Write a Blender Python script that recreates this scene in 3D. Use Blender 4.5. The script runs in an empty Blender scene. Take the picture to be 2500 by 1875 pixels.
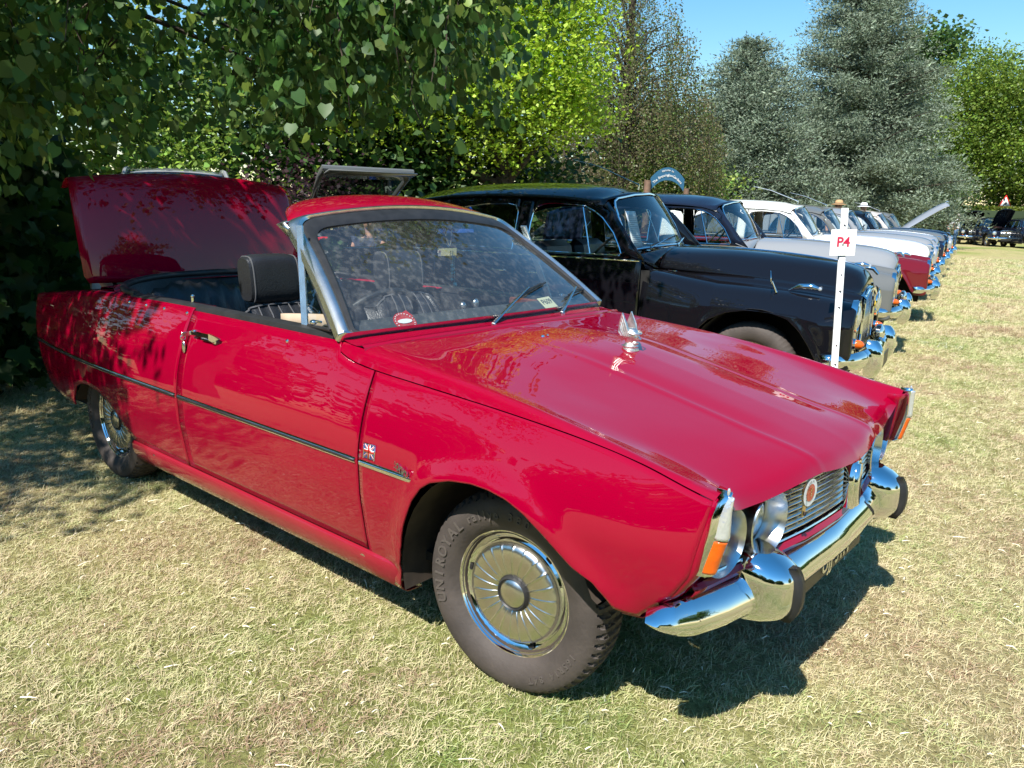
import bpy, math, random
import numpy as np
from mathutils import Vector, Matrix
rng = np.random.default_rng(7)
random.seed(7)
SC = bpy.context.scene
COL = SC.collection
rad = math.radians
# ---------------------------------------------------------------- camera
cd = bpy.data.cameras.new('camera'); cam = bpy.data.objects.new('camera', cd); COL.objects.link(cam)
R = Vector((0.75651, 0.65349, 0.02549)); U = Vector((-0.16331, 0.15103, 0.97495)); B = Vector((0.63327, -0.74172, 0.22098))
cam.matrix_world = Matrix(((R.x, U.x, B.x, 1.3727), (R.y, U.y, B.y, -2.2995), (R.z, U.z, B.z, 1.4052), (0, 0, 0, 1)))
cd.sensor_width = 36.0; cd.lens = 1889.35 / 2500 * 36; cd.clip_start = 0.05; cd.clip_end = 2000
SC.camera = cam
SC.render.resolution_x = 1024; SC.render.resolution_y = 768
# ---------------------------------------------------------------- world and sun
SUN = Vector((0.17, -0.78, 1.0)).normalized()
elev = math.asin(SUN.z); azim = math.atan2(SUN.x, SUN.y)
w = bpy.data.worlds.new('World'); SC.world = w; w.use_nodes = True
nt = w.node_tree; bg = nt.nodes['Background']
sky = nt.nodes.new('ShaderNodeTexSky'); sky.sky_type = 'NISHITA'; sky.sun_disc = False
sky.sun_elevation = elev; sky.sun_rotation = azim; sky.air_density = 1.3; sky.dust_density = 0.0; sky.ozone_density = 4.0
hsv = nt.nodes.new('ShaderNodeHueSaturation'); hsv.inputs['Saturation'].default_value = 1.28; hsv.inputs['Hue'].default_value = 0.492
nt.links.new(sky.outputs[0], hsv.inputs['Color']); nt.links.new(hsv.outputs[0], bg.inputs[0]); bg.inputs[1].default_value = 0.105
sl = bpy.data.lights.new('sun', 'SUN'); sl.energy = 5.0; sl.angle = rad(0.53); sl.color = (1.0, 0.96, 0.90)
so = bpy.data.objects.new('sun', sl); COL.objects.link(so)
so.rotation_euler = SUN.to_track_quat('Z', 'Y').to_euler(); so.location = (3, -10, 14)
vs = SC.view_settings; vs.view_transform = 'Standard'; vs.look = 'None'; vs.gamma = 1; vs.use_curve_mapping = False; vs.exposure = 0.72
SC.cycles.use_denoising = True
SC.cycles.max_bounces = 10; SC.cycles.transparent_max_bounces = 24; SC.cycles.diffuse_bounces = 3; SC.cycles.glossy_bounces = 5
SC.cycles.caustics_reflective = False; SC.cycles.caustics_refractive = False; SC.cycles.sample_clamp_indirect = 4

# ---------------------------------------------------------------- materials
MATS = {}
def newmat(name):
    m = bpy.data.materials.new(name); m.use_nodes = True; MATS[name] = m
    return m, m.node_tree, m.node_tree.nodes['Principled BSDF']
def simple(name, col, rough=0.5, metal=0.0, coat=0.0, spec=0.5, noise=0.0, nscale=8.0, bump=0.0, bscale=60.0, emis=None):
    m, t, p = newmat(name)
    p.inputs['Base Color'].default_value = (*col, 1); p.inputs['Roughness'].default_value = rough
    p.inputs['Metallic'].default_value = metal; p.inputs['Coat Weight'].default_value = coat
    p.inputs['Coat Roughness'].default_value = 0.02; p.inputs['Specular IOR Level'].default_value = spec
    tc = t.nodes.new('ShaderNodeTexCoord')
    if noise:
        n = t.nodes.new('ShaderNodeTexNoise'); n.inputs['Scale'].default_value = nscale; n.inputs['Detail'].default_value = 6
        t.links.new(tc.outputs['Object'], n.inputs['Vector'])
        mx = t.nodes.new('ShaderNodeMixRGB'); mx.blend_type = 'MULTIPLY'; mx.inputs[0].default_value = 1
        mx.inputs[1].default_value = (*col, 1)
        cr = t.nodes.new('ShaderNodeMapRange'); cr.inputs['From Min'].default_value = 0.3; cr.inputs['From Max'].default_value = 0.7
        cr.inputs['To Min'].default_value = 1 - noise; cr.inputs['To Max'].default_value = 1 + noise
        t.links.new(n.outputs[0], cr.inputs[0]); t.links.new(cr.outputs[0], mx.inputs[2]); t.links.new(mx.outputs[0], p.inputs['Base Color'])
    if bump:
        n = t.nodes.new('ShaderNodeTexNoise'); n.inputs['Scale'].default_value = bscale; n.inputs['Detail'].default_value = 4
        t.links.new(tc.outputs['Object'], n.inputs['Vector'])
        b = t.nodes.new('ShaderNodeBump'); b.inputs['Strength'].default_value = bump; b.inputs['Distance'].default_value = 0.01
        t.links.new(n.outputs[0], b.inputs['Height']); t.links.new(b.outputs[0], p.inputs['Normal'])
    return m
def paint(name, col, metal=0.0, rough=0.32):
    """Coated car paint: tiny orange-peel ripple and a little road dust low on the body."""
    m, t, p = newmat(name)
    p.inputs['Roughness'].default_value = rough; p.inputs['Metallic'].default_value = metal
    p.inputs['Coat Weight'].default_value = 1; p.inputs['Coat Roughness'].default_value = 0.015; p.inputs['Coat IOR'].default_value = 1.5
    p.inputs['Specular IOR Level'].default_value = 0.0
    tc = t.nodes.new('ShaderNodeTexCoord')
    n = t.nodes.new('ShaderNodeTexNoise'); n.inputs['Scale'].default_value = 3.0; n.inputs['Detail'].default_value = 5
    t.links.new(tc.outputs['Object'], n.inputs['Vector'])
    sx = t.nodes.new('ShaderNodeSeparateXYZ'); t.links.new(tc.outputs['Object'], sx.inputs[0])
    mr = t.nodes.new('ShaderNodeMapRange'); mr.inputs['From Min'].default_value = 0.45; mr.inputs['From Max'].default_value = 0.15
    mr.inputs['To Min'].default_value = 0; mr.inputs['To Max'].default_value = 0.30
    t.links.new(sx.outputs[2], mr.inputs[0])
    mu = t.nodes.new('ShaderNodeMath'); mu.operation = 'MULTIPLY'; t.links.new(mr.outputs[0], mu.inputs[0]); t.links.new(n.outputs[0], mu.inputs[1])
    mx = t.nodes.new('ShaderNodeMixRGB'); mx.inputs[1].default_value = (*col, 1); mx.inputs[2].default_value = (0.22, 0.16, 0.10, 1)
    t.links.new(mu.outputs[0], mx.inputs[0]); t.links.new(mx.outputs[0], p.inputs['Base Color'])
    n2 = t.nodes.new('ShaderNodeTexNoise'); n2.inputs['Scale'].default_value = 5.0; n2.inputs['Detail'].default_value = 2
    t.links.new(tc.outputs['Object'], n2.inputs['Vector'])
    b = t.nodes.new('ShaderNodeBump'); b.inputs['Strength'].default_value = 0.05; b.inputs['Distance'].default_value = 0.02
    t.links.new(n2.outputs[0], b.inputs['Height']); t.links.new(b.outputs[0], p.inputs['Coat Normal'])
    return m
M_RED = paint('red_paint', (0.275, 0.0, 0.019))
M_BLACK = paint('black_paint', (0.006, 0.006, 0.008))
M_NAVY = paint('navy_paint', (0.010, 0.014, 0.028))
M_GREY = paint('grey_paint', (0.13, 0.135, 0.13))
M_LGREY = paint('light_grey_paint', (0.24, 0.25, 0.26))
M_WHITE = paint('white_paint', (0.78, 0.77, 0.72))
M_MAROON = paint('maroon_paint', (0.13, 0.008, 0.014))
M_BEIGE = paint('beige_paint', (0.55, 0.49, 0.44))
M_SILVER = paint('silver_paint', (0.42, 0.43, 0.44), metal=0.5)
M_BLUE = paint('blue_paint', (0.02, 0.07, 0.30))
M_CHROME = simple('chrome', (0.86, 0.86, 0.87), 0.045, 1.0, bump=0.03, bscale=9)
M_ALU = simple('dull_aluminium', (0.72, 0.72, 0.70), 0.27, 1.0, noise=0.12, nscale=20)
M_STEEL = simple('brushed_steel', (0.70, 0.68, 0.64), 0.26, 1.0, noise=0.08, nscale=4)
M_RUBBER = simple('black_rubber', (0.022, 0.022, 0.023), 0.5, noise=0.3, nscale=20)
M_TYRE = simple('tyre_rubber', (0.060, 0.048, 0.041), 0.72, noise=0.28, nscale=9, bump=0.15, bscale=90)
M_TYREL = simple('tyre_lettering', (0.088, 0.073, 0.062), 0.7)
M_DARK = simple('dark_void', (0.012, 0.011, 0.010), 0.9)
M_ARCH = simple('dusty_arch', (0.045, 0.032, 0.022), 0.9, noise=0.4, nscale=12)
M_LEATHER = simple('black_leather', (0.020, 0.021, 0.024), 0.36, bump=0.25, bscale=140, noise=0.2, nscale=5)
M_PIPING = simple('seat_piping', (0.10, 0.10, 0.105), 0.4)
M_VINYL = simple('grey_vinyl', (0.06, 0.065, 0.07), 0.55, bump=0.2, bscale=200)
M_WOOD = simple('red_wood', (0.16, 0.055, 0.03), 0.35, noise=0.4, nscale=15)
M_CREAM = simple('cream_leather', (0.55, 0.42, 0.30), 0.5, noise=0.1)
M_AMBER = simple('amber_lens', (0.72, 0.11, 0.003), 0.12, coat=1.0, bump=0.4, bscale=30)
M_REDLENS = simple('red_lens', (0.5, 0.01, 0.01), 0.12, coat=1.0)
M_CLEAR = simple('clear_lens', (0.72, 0.74, 0.75), 0.10, 0.6, coat=1.0, bump=0.6, bscale=35)
M_SEATW = simple('pale_seat', (0.6, 0.55, 0.5), 0.5)
M_CARD = simple('white_card', (0.82, 0.82, 0.80), 0.6)
M_YCARD = simple('yellow_card', (0.78, 0.74, 0.45), 0.6)
M_INK = simple('black_ink', (0.02, 0.02, 0.02), 0.4)
M_PRINT = simple('crimson_print', (0.55, 0.01, 0.06), 0.6)
M_WPOST = simple('white_painted_wood', (0.78, 0.78, 0.76), 0.55, noise=0.06, nscale=30, bump=0.2, bscale=40)
M_BARK = simple('bark', (0.06, 0.045, 0.032), 0.9, noise=0.4, nscale=12, bump=0.8, bscale=18)
M_SIGNB = simple('sign_blue', (0.025, 0.11, 0.20), 0.5)
M_REDB = simple('badge_red', (0.55, 0.03, 0.02), 0.25, coat=1)
M_BLUEB = simple('badge_blue', (0.02, 0.03, 0.16), 0.3, coat=1)
M_GOLD = simple('badge_gold', (0.70, 0.55, 0.28), 0.25, 1.0)
M_SKIN = simple('skin', (0.50, 0.27, 0.19), 0.55)
M_HAIRG = simple('grey_hair', (0.45, 0.44, 0.42), 0.8)
M_HAIRD = simple('dark_hair', (0.05, 0.035, 0.025), 0.8)
M_JEANS = simple('blue_denim', (0.09, 0.17, 0.30), 0.85, noise=0.25, nscale=8)
M_PJEANS = simple('pale_denim', (0.30, 0.38, 0.50), 0.85, noise=0.3, nscale=10)
M_WSHIRT = simple('white_cotton', (0.75, 0.76, 0.78), 0.8)
M_DSHIRT = simple('dark_cotton', (0.03, 0.04, 0.07), 0.8)
M_GREENP = simple('green_print', (0.05, 0.35, 0.22), 0.7)
M_STRAWH = simple('straw_hat', (0.50, 0.30, 0.14), 0.8)

def glassmat(name, tint, refl=1.0, dust=0.0):
    m, t, p = newmat(name); t.nodes.remove(p)
    out = t.nodes['Material Output']
    tr = t.nodes.new('ShaderNodeBsdfTransparent'); tr.inputs[0].default_value = (*tint, 1)
    gl = t.nodes.new('ShaderNodeBsdfGlossy'); gl.inputs['Roughness'].default_value = 0.01; gl.inputs[0].default_value = (refl, refl, refl, 1)
    lw = t.nodes.new('ShaderNodeLayerWeight'); lw.inputs[0].default_value = 0.5
    pw_ = t.nodes.new('ShaderNodeMath'); pw_.operation = 'POWER'; pw_.inputs[1].default_value = 3.8; t.links.new(lw.outputs['Facing'], pw_.inputs[0])
    fr = t.nodes.new('ShaderNodeMath'); fr.operation = 'MULTIPLY_ADD'; fr.inputs[1].default_value = 0.85; fr.inputs[2].default_value = 0.10; t.links.new(pw_.outputs[0], fr.inputs[0])
    mx = t.nodes.new('ShaderNodeMixShader')
    t.links.new(fr.outputs[0], mx.inputs[0]); t.links.new(tr.outputs[0], mx.inputs[1]); t.links.new(gl.outputs[0], mx.inputs[2])
    last = mx
    if dust:
        tc = t.nodes.new('ShaderNodeTexCoord'); mp = t.nodes.new('ShaderNodeMapping')
        mp.inputs['Rotation'].default_value = (rad(30), 0, rad(25)); mp.inputs['Scale'].default_value = (90, 90, 6)
        t.links.new(tc.outputs['Object'], mp.inputs[0])
        n = t.nodes.new('ShaderNodeTexNoise'); n.inputs['Scale'].default_value = 0.45; n.inputs['Detail'].default_value = 3
        t.links.new(mp.outputs[0], n.inputs['Vector'])
        n2 = t.nodes.new('ShaderNodeTexNoise'); n2.inputs['Scale'].default_value = 2.2
        t.links.new(tc.outputs['Object'], n2.inputs['Vector'])
        mr = t.nodes.new('ShaderNodeMapRange'); mr.inputs['From Min'].default_value = 0.48; mr.inputs['From Max'].default_value = 0.85
        mr.inputs['To Min'].default_value = dust * 0.22; mr.inputs['To Max'].default_value = dust
        t.links.new(n.outputs[0], mr.inputs[0])
        mu = t.nodes.new('ShaderNodeMath'); mu.operation = 'MULTIPLY'; t.links.new(mr.outputs[0], mu.inputs[0])
        mr2 = t.nodes.new('ShaderNodeMapRange'); mr2.inputs['From Min'].default_value = 0.3; mr2.inputs['From Max'].default_value = 0.7; mr2.inputs['To Min'].default_value = 0.45
        t.links.new(n2.outputs[0], mr2.inputs[0]); t.links.new(mr2.outputs[0], mu.inputs[1])
        df = t.nodes.new('ShaderNodeBsdfDiffuse'); df.inputs[0].default_value = (0.6, 0.58, 0.52, 1)
        m2 = t.nodes.new('ShaderNodeMixShader'); t.links.new(mu.outputs[0], m2.inputs[0])
        t.links.new(mx.outputs[0], m2.inputs[1]); t.links.new(df.outputs[0], m2.inputs[2]); last = m2
    t.links.new(last.outputs[0], out.inputs[0])
    return m
M_GLASS = glassmat('clear_glass', (0.82, 0.86, 0.84))
M_WSCREEN = glassmat('dusty_windscreen', (0.80, 0.84, 0.84), dust=0.17)
M_DGLASS = glassmat('tinted_glass', (0.35, 0.40, 0.40))

def leafmat(name, trans=0.35, rough=0.45, spec=0.4):
    m, t, p = newmat(name)
    a = t.nodes.new('ShaderNodeAttribute'); a.attribute_name = 'tone'
    t.links.new(a.outputs['Color'], p.inputs['Base Color'])
    p.inputs['Roughness'].default_value = rough; p.inputs['Specular IOR Level'].default_value = spec
    tl = t.nodes.new('ShaderNodeBsdfTranslucent')
    hs = t.nodes.new('ShaderNodeHueSaturation'); hs.inputs['Hue'].default_value = 0.485; hs.inputs['Value'].default_value = 1.5
    t.links.new(a.outputs['Color'], hs.inputs['Color']); t.links.new(hs.outputs[0], tl.inputs[0])
    mx = t.nodes.new('ShaderNodeMixShader'); mx.inputs[0].default_value = trans
    t.links.new(p.outputs[0], mx.inputs[1]); t.links.new(tl.outputs[0], mx.inputs[2])
    t.links.new(mx.outputs[0], t.nodes['Material Output'].inputs[0])
    return m
M_LEAF = leafmat('leaf', 0.38, 0.45, 0.35)
M_NEEDLE = leafmat('needle', 0.12, 0.6, 0.3)

# ---------------------------------------------------------------- mesh helpers
STUFF_NAMES = ('lettering', 'lines', 'staples', 'slots', 'bars', 'print', 'eyes_and_mouth', 'dash_vents', 'flute_piping')
def npmesh(name, V, F, smooth=True):
    V = np.asarray(V, dtype=np.float32).reshape(-1, 3); me = bpy.data.meshes.new(name)
    me.vertices.add(len(V)); me.vertices.foreach_set('co', V.ravel())
    if isinstance(F, np.ndarray):
        nf, k = F.shape; me.loops.add(nf * k); me.loops.foreach_set('vertex_index', F.astype(np.int32).ravel())
        me.polygons.add(nf); me.polygons.foreach_set('loop_start', np.arange(0, nf * k, k, dtype=np.int32))
        me.polygons.foreach_set('loop_total', np.full(nf, k, dtype=np.int32))
    else:
        tot = np.array([len(f) for f in F], dtype=np.int32); flat = np.array([i for f in F for i in f], dtype=np.int32)
        me.loops.add(len(flat)); me.loops.foreach_set('vertex_index', flat)
        me.polygons.add(len(tot)); me.polygons.foreach_set('loop_start', np.concatenate([[0], np.cumsum(tot)[:-1]]).astype(np.int32))
        me.polygons.foreach_set('loop_total', tot)
    if smooth: me.polygons.foreach_set('use_smooth', np.ones(len(me.polygons), dtype=bool))
    me.update(calc_edges=True); me.validate()
    return me
def link(name, me, mat, parent=None, loc=None, rot=None):
    if mat is not None and len(me.materials) == 0: me.materials.append(mat)
    o = bpy.data.objects.new(name, me); COL.objects.link(o)
    if parent is not None: o.parent = parent
    if loc is not None: o.location = loc
    if rot is not None: o.rotation_euler = rot
    if name.endswith(STUFF_NAMES): o['kind'] = 'stuff'
    return o
def empty(name, loc=(0, 0, 0), rz=0):
    o = bpy.data.objects.new(name, None); COL.objects.link(o); o.location = loc; o.rotation_euler = (0, 0, rz); o.empty_display_size = 0.2
    return o
def tag(o, label=None, cat=None, group=None, kind=None):
    if label: o['label'] = label
    if cat: o['category'] = cat
    if group: o['group'] = group
    if kind: o['kind'] = kind
    return o
class MB:
    """collects shapes into one mesh"""
    def __init__(s): s.V = []; s.F = []; s.n = 0
    def add(s, V, F):
        V = np.asarray(V, float).reshape(-1, 3); s.V.append(V)
        s.F += [tuple(int(i) + s.n for i in f) for f in F]; s.n += len(V); return s
    def box(s, c, d, R=None, bev=0.0):
        c = np.array(c, float); h = np.array(d, float) / 2
        if bev <= 0:
            v = np.array([[x, y, z] for x in (-1, 1) for y in (-1, 1) for z in (-1, 1)], float) * h
            f = [(0, 1, 3, 2), (4, 6, 7, 5), (0, 4, 5, 1), (2, 3, 7, 6), (0, 2, 6, 4), (1, 5, 7, 3)]
        else:
            v = []; f = []; b = min(bev, h.min() * 0.98)
            idx = {}
            for sx in (-1, 1):
                for sy in (-1, 1):
                    for sz in (-1, 1):
                        S = np.array([sx, sy, sz])
                        for a in range(3):
                            p = S * (h - b); p[a] = S[a] * h[a]; idx[(sx, sy, sz, a)] = len(v); v.append(p)
            g = lambda *k: idx[k]
            for a in range(3):
                b1, b2 = [(1, 2), (0, 2), (0, 1)][a]
                for sg in (-1, 1):
                    q = []
                    for s1, s2 in ((-1, -1), (1, -1), (1, 1), (-1, 1)):
                        k = [0, 0, 0]; k[a] = sg; k[b1] = s1; k[b2] = s2; q.append(g(*k, a))
                    f.append(tuple(q))
                for s1 in (-1, 1):
                    for s2 in (-1, 1):
                        q = []
                        for sg, ax in ((-1, b1), (1, b1), (1, b2), (-1, b2)):
                            k = [0, 0, 0]; k[a] = sg; k[b1] = s1; k[b2] = s2; q.append(g(*k, ax))
                        f.append(tuple(q))
            for sx in (-1, 1):
                for sy in (-1, 1):
                    for sz in (-1, 1): f.append((g(sx, sy, sz, 0), g(sx, sy, sz, 1), g(sx, sy, sz, 2)))
            v = np.array(v)
        if R is not None: v = v @ np.array(R).T
        return s.add(v + c, f)
    def tube(s, pts, r, n=10, cap=True, flat=None):
        P = np.asarray(pts, float); m = len(P); rr = np.full(m, r, float) if np.isscalar(r) else np.asarray(r, float)
        T = np.gradient(P, axis=0); T /= np.linalg.norm(T, axis=1)[:, None] + 1e-12
        up = np.array([0, 0, 1.0]) if abs(T[0][2]) < 0.9 else np.array([1.0, 0, 0])
        V = []
        for i in range(m):
            a = np.cross(T[i], up); a /= np.linalg.norm(a) + 1e-12; b = np.cross(a, T[i]); up = b
            ang = np.arange(n) * 2 * np.pi / n
            fl = flat if flat else 1.0
            V.append(P[i] + rr[i] * (np.cos(ang)[:, None] * a + fl * np.sin(ang)[:, None] * b))
        V = np.concatenate(V); F = []
        for i in range(m - 1):
            for j in range(n): F.append((i * n + j, i * n + (j + 1) % n, (i + 1) * n + (j + 1) % n, (i + 1) * n + j))
        if cap: F.append(tuple(range(n))[::-1]); F.append(tuple(range((m - 1) * n, m * n)))
        return s.add(V, F)
    def lathe(s, prof, n=32, o=(0, 0, 0), axis=(0, 1, 0), cap=False):
        """prof: (radius, along axis)"""
        ax = np.array(axis, float); ax /= np.linalg.norm(ax)
        a = np.cross(ax, [0, 0, 1.0]) if abs(ax[2]) < 0.9 else np.cross(ax, [1.0, 0, 0]); a /= np.linalg.norm(a); b = np.cross(ax, a)
        ang = np.arange(n) * 2 * np.pi / n; V = []; F = []
        for r, h in prof: V.append(np.array(o) + ax * h + r * (np.cos(ang)[:, None] * a + np.sin(ang)[:, None] * b))
        m = len(prof)
        for i in range(m - 1):
            for j in range(n): F.append((i * n + j, i * n + (j + 1) % n, (i + 1) * n + (j + 1) % n, (i + 1) * n + j))
        if cap: F.append(tuple(range(n))); F.append(tuple(range((m - 1) * n, m * n)))
        return s.add(np.concatenate(V), F)
    def grid(s, G, close_u=False, close_v=False):
        G = np.asarray(G, float); nu, nv = G.shape[:2]; F = []
        for i in range(nu if close_u else nu - 1):
            for j in range(nv if close_v else nv - 1):
                i2 = (i + 1) % nu; j2 = (j + 1) % nv
                F.append((i * nv + j, i2 * nv + j, i2 * nv + j2, i * nv + j2))
        return s.add(G.reshape(-1, 3), F)
    def poly(s, pts, d):
        """flat polygon extruded along vector d"""
        P = np.asarray(pts, float); n = len(P); Q = P + np.array(d, float)
        return s.add(np.concatenate([P, Q]), [tuple(range(n))[::-1], tuple(range(n, 2 * n))] + [(i, (i + 1) % n, n + (i + 1) % n, n + i) for i in range(n)])
    def sphere(s, c, r, nu=16, nv=10):
        r = np.array([r, r, r] if np.isscalar(r) else r, float); a = np.arange(nu) * 2 * np.pi / nu; t = np.linspace(0.02, np.pi - 0.02, nv)
        G = np.stack([np.outer(np.sin(t), np.cos(a)), np.outer(np.sin(t), np.sin(a)), np.outer(np.cos(t), np.ones(nu))], -1) * r + np.array(c)
        return s.grid(G, close_v=True)
    def build(s, name, mat, parent=None, smooth=True, mirror=False, solid=0.0, loc=None, rot=None):
        V = np.concatenate(s.V).copy(); F = s.F
        if mirror: V[:, 1] *= -1; F = [f[::-1] for f in F]
        o = link(name, npmesh(name, V, F, smooth), mat, parent, loc, rot)
        if solid:
            md = o.modifiers.new('thick', 'SOLIDIFY'); md.thickness = solid; md.offset = 0
        if smooth: autosm(o.data)
        return o
def autosm(me, ang=38):
    try: me.set_sharp_from_angle(angle=rad(ang))
    except Exception: pass
def pch(xs, ys):
    xs = np.array(xs, float); ys = np.array(ys, float)
    if xs[0] > xs[-1]: xs = xs[::-1]; ys = ys[::-1]
    h = np.diff(xs); h = np.maximum(h, 1e-9); d = (np.diff(ys).T / h).T if ys.ndim == 1 else np.diff(ys, axis=0) / h[:, None]
    m = np.zeros_like(ys)
    m[0] = d[0]; m[-1] = d[-1]
    for i in range(1, len(xs) - 1):
        a, b = d[i - 1], d[i]; w1 = 2 * h[i] + h[i - 1]; w2 = h[i] + 2 * h[i - 1]
        with np.errstate(divide='ignore', invalid='ignore'):
            v = (w1 + w2) / (w1 / a + w2 / b)
        m[i] = np.where(a * b > 0, np.nan_to_num(v), 0)
    def f(x):
        x = np.clip(np.asarray(x, float), xs[0], xs[-1]); k = np.clip(np.searchsorted(xs, x, 'right') - 1, 0, len(xs) - 2)
        hh = h[k]; t = (x - xs[k]) / hh
        if ys.ndim > 1: t = t[..., None]; hh = hh[..., None]
        t2 = t * t; t3 = t2 * t
        return (2 * t3 - 3 * t2 + 1) * ys[k] + (t3 - 2 * t2 + t) * hh * m[k] + (-2 * t3 + 3 * t2) * ys[k + 1] + (t3 - t2) * hh * m[k + 1]
    return f
def loft(rails, nu, nv, us=None):
    """rails: list of polylines; returns grid [nu, nv, 3] smooth both ways"""
    us = np.linspace(0, 1, nu) if us is None else np.array(us)
    RR = []
    for r in rails:
        r = np.array(r, float); s = np.concatenate([[0], np.cumsum(np.linalg.norm(np.diff(r, axis=0), axis=1))]); s /= s[-1]
        RR.append(pch(s, r)(us))
    RR = np.stack(RR, 1); G = []
    for row in RR:
        s = np.concatenate([[0], np.cumsum(np.maximum(np.linalg.norm(np.diff(row, axis=0), axis=1), 1e-6))]); s /= s[-1]
        k = np.linspace(0, 1, nv); G.append(pch(s, row)(k))
    return np.array(G)
def textmesh(name, txt, size, mat, parent=None, M=None, ext=0.001, font=None, align='CENTER', join=None):
    c = bpy.data.curves.new(name, 'FONT'); c.body = txt; c.size = size; c.extrude = ext; c.align_x = align; c.align_y = 'CENTER'; c.resolution_u = 3
    if 'B' == font: c.offset = size * 0.018
    o = bpy.data.objects.new(name, c); COL.objects.link(o)
    dg = bpy.context.evaluated_depsgraph_get(); me = bpy.data.meshes.new_from_object(o.evaluated_get(dg))
    bpy.data.objects.remove(o); bpy.data.curves.remove(c)
    me.materials.clear()
    if M is not None: me.transform(M)
    if join is not None:
        V = np.empty(len(me.vertices) * 3); me.vertices.foreach_get('co', V)
        join.add(V.reshape(-1, 3), [tuple(p.vertices) for p in me.polygons]); bpy.data.meshes.remove(me); return None
    me.name = name
    return link(name, me, mat, parent)
def frameM(o, x, y):
    """matrix with local x,y axes along world vectors x,y at origin o (text plane)"""
    x = Vector(x).normalized(); y = Vector(y); y = (y - x * y.dot(x)).normalized(); z = x.cross(y)
    return Matrix(((x.x, y.x, z.x, o[0]), (x.y, y.y, z.y, o[1]), (x.z, y.z, z.z, o[2]), (0, 0, 0, 1)))
def kids(o): return [c for c in bpy.data.objects if c.parent == o]
KM = None
def copy_tree(o, parent=None, remap=None, km=None):
    c = o.copy(); COL.objects.link(c); c.parent = parent
    if remap:
        for sl_ in c.material_slots:
            if sl_.link == 'OBJECT' and sl_.material and sl_.material.name in remap: sl_.material = remap[sl_.material.name]
    for ch in km.get(o.name, []): copy_tree(ch, c, remap, km)
    return c
def kidmap():
    km = {}
    for o in bpy.data.objects:
        if o.parent: km.setdefault(o.parent.name, []).append(o)
    return km
# ================================================================ ground and grass
def groundmat():
    m, t, p = newmat('dry_lawn'); p.inputs['Roughness'].default_value = .9; p.inputs['Specular IOR Level'].default_value = .15
    tc = t.nodes.new('ShaderNodeTexCoord')
    def nz(s, d=6, r=.6):
        n = t.nodes.new('ShaderNodeTexNoise'); n.inputs['Scale'].default_value = s; n.inputs['Detail'].default_value = d; n.inputs['Roughness'].default_value = r; t.links.new(tc.outputs['Object'], n.inputs['Vector']); return n.outputs[0]
    def ramp(src, stops):
        r = t.nodes.new('ShaderNodeValToRGB'); e = r.color_ramp.elements
        while len(e) > 2: e.remove(e[-1])
        e[0].position, e[0].color = stops[0][0], (*stops[0][1], 1); e[1].position, e[1].color = stops[-1][0], (*stops[-1][1], 1)
        for a, c in stops[1:-1]: k = e.new(a); k.color = (*c, 1)
        t.links.new(src, r.inputs[0]); return r.outputs[0]
    big = ramp(nz(.22, 4), [(.36, (.46, .39, .235)), (.50, (.42, .39, .20)), (.64, (.25, .31, .09))])
    fine = ramp(nz(60, 5, .75), [(.30, (.40, .38, .32)), (.5, (.95, .92, .85)), (.72, (1.45, 1.42, 1.30))])
    mx = t.nodes.new('ShaderNodeMixRGB'); mx.blend_type = 'MULTIPLY'; mx.inputs[0].default_value = 1; t.links.new(big, mx.inputs[1]); t.links.new(fine, mx.inputs[2])
    mid = ramp(nz(2.2, 5, .7), [(.3, (.80, .78, .70)), (.7, (1.15, 1.12, 1.05))])
    m2 = t.nodes.new('ShaderNodeMixRGB'); m2.blend_type = 'MULTIPLY'; m2.inputs[0].default_value = 1; t.links.new(mx.outputs[0], m2.inputs[1]); t.links.new(mid, m2.inputs[2])
    t.links.new(m2.outputs[0], p.inputs['Base Color'])
    b = t.nodes.new('ShaderNodeBump'); b.inputs['Strength'].default_value = .9; b.inputs['Distance'].default_value = .025; t.links.new(nz(45, 6, .8), b.inputs['Height']); t.links.new(b.outputs[0], p.inputs['Normal'])
    return m
M_GROUND = groundmat()
def gh(x, y): return .012 * np.sin(x * 1.3 + 1) * np.cos(y * 1.1) * np.clip(np.hypot(x + .5, y - 1) / 6 - .6, 0, 1)
xs = np.concatenate([[-900, -300, -120, -70], np.linspace(-40, 16, 113), [30, 80, 300, 900]]); ys = np.concatenate([[-900, -300, -60, -20], np.linspace(-10, 60, 141), [90, 140, 300, 1200]])
X_, Y_ = np.meshgrid(xs, ys, indexing='ij'); G = np.stack([X_, Y_, gh(X_, Y_)], -1)
gm = MB().grid(G).build('ground', M_GROUND, None); tag(gm, 'dry straw coloured lawn with greener patches', None, kind='structure')

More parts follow.
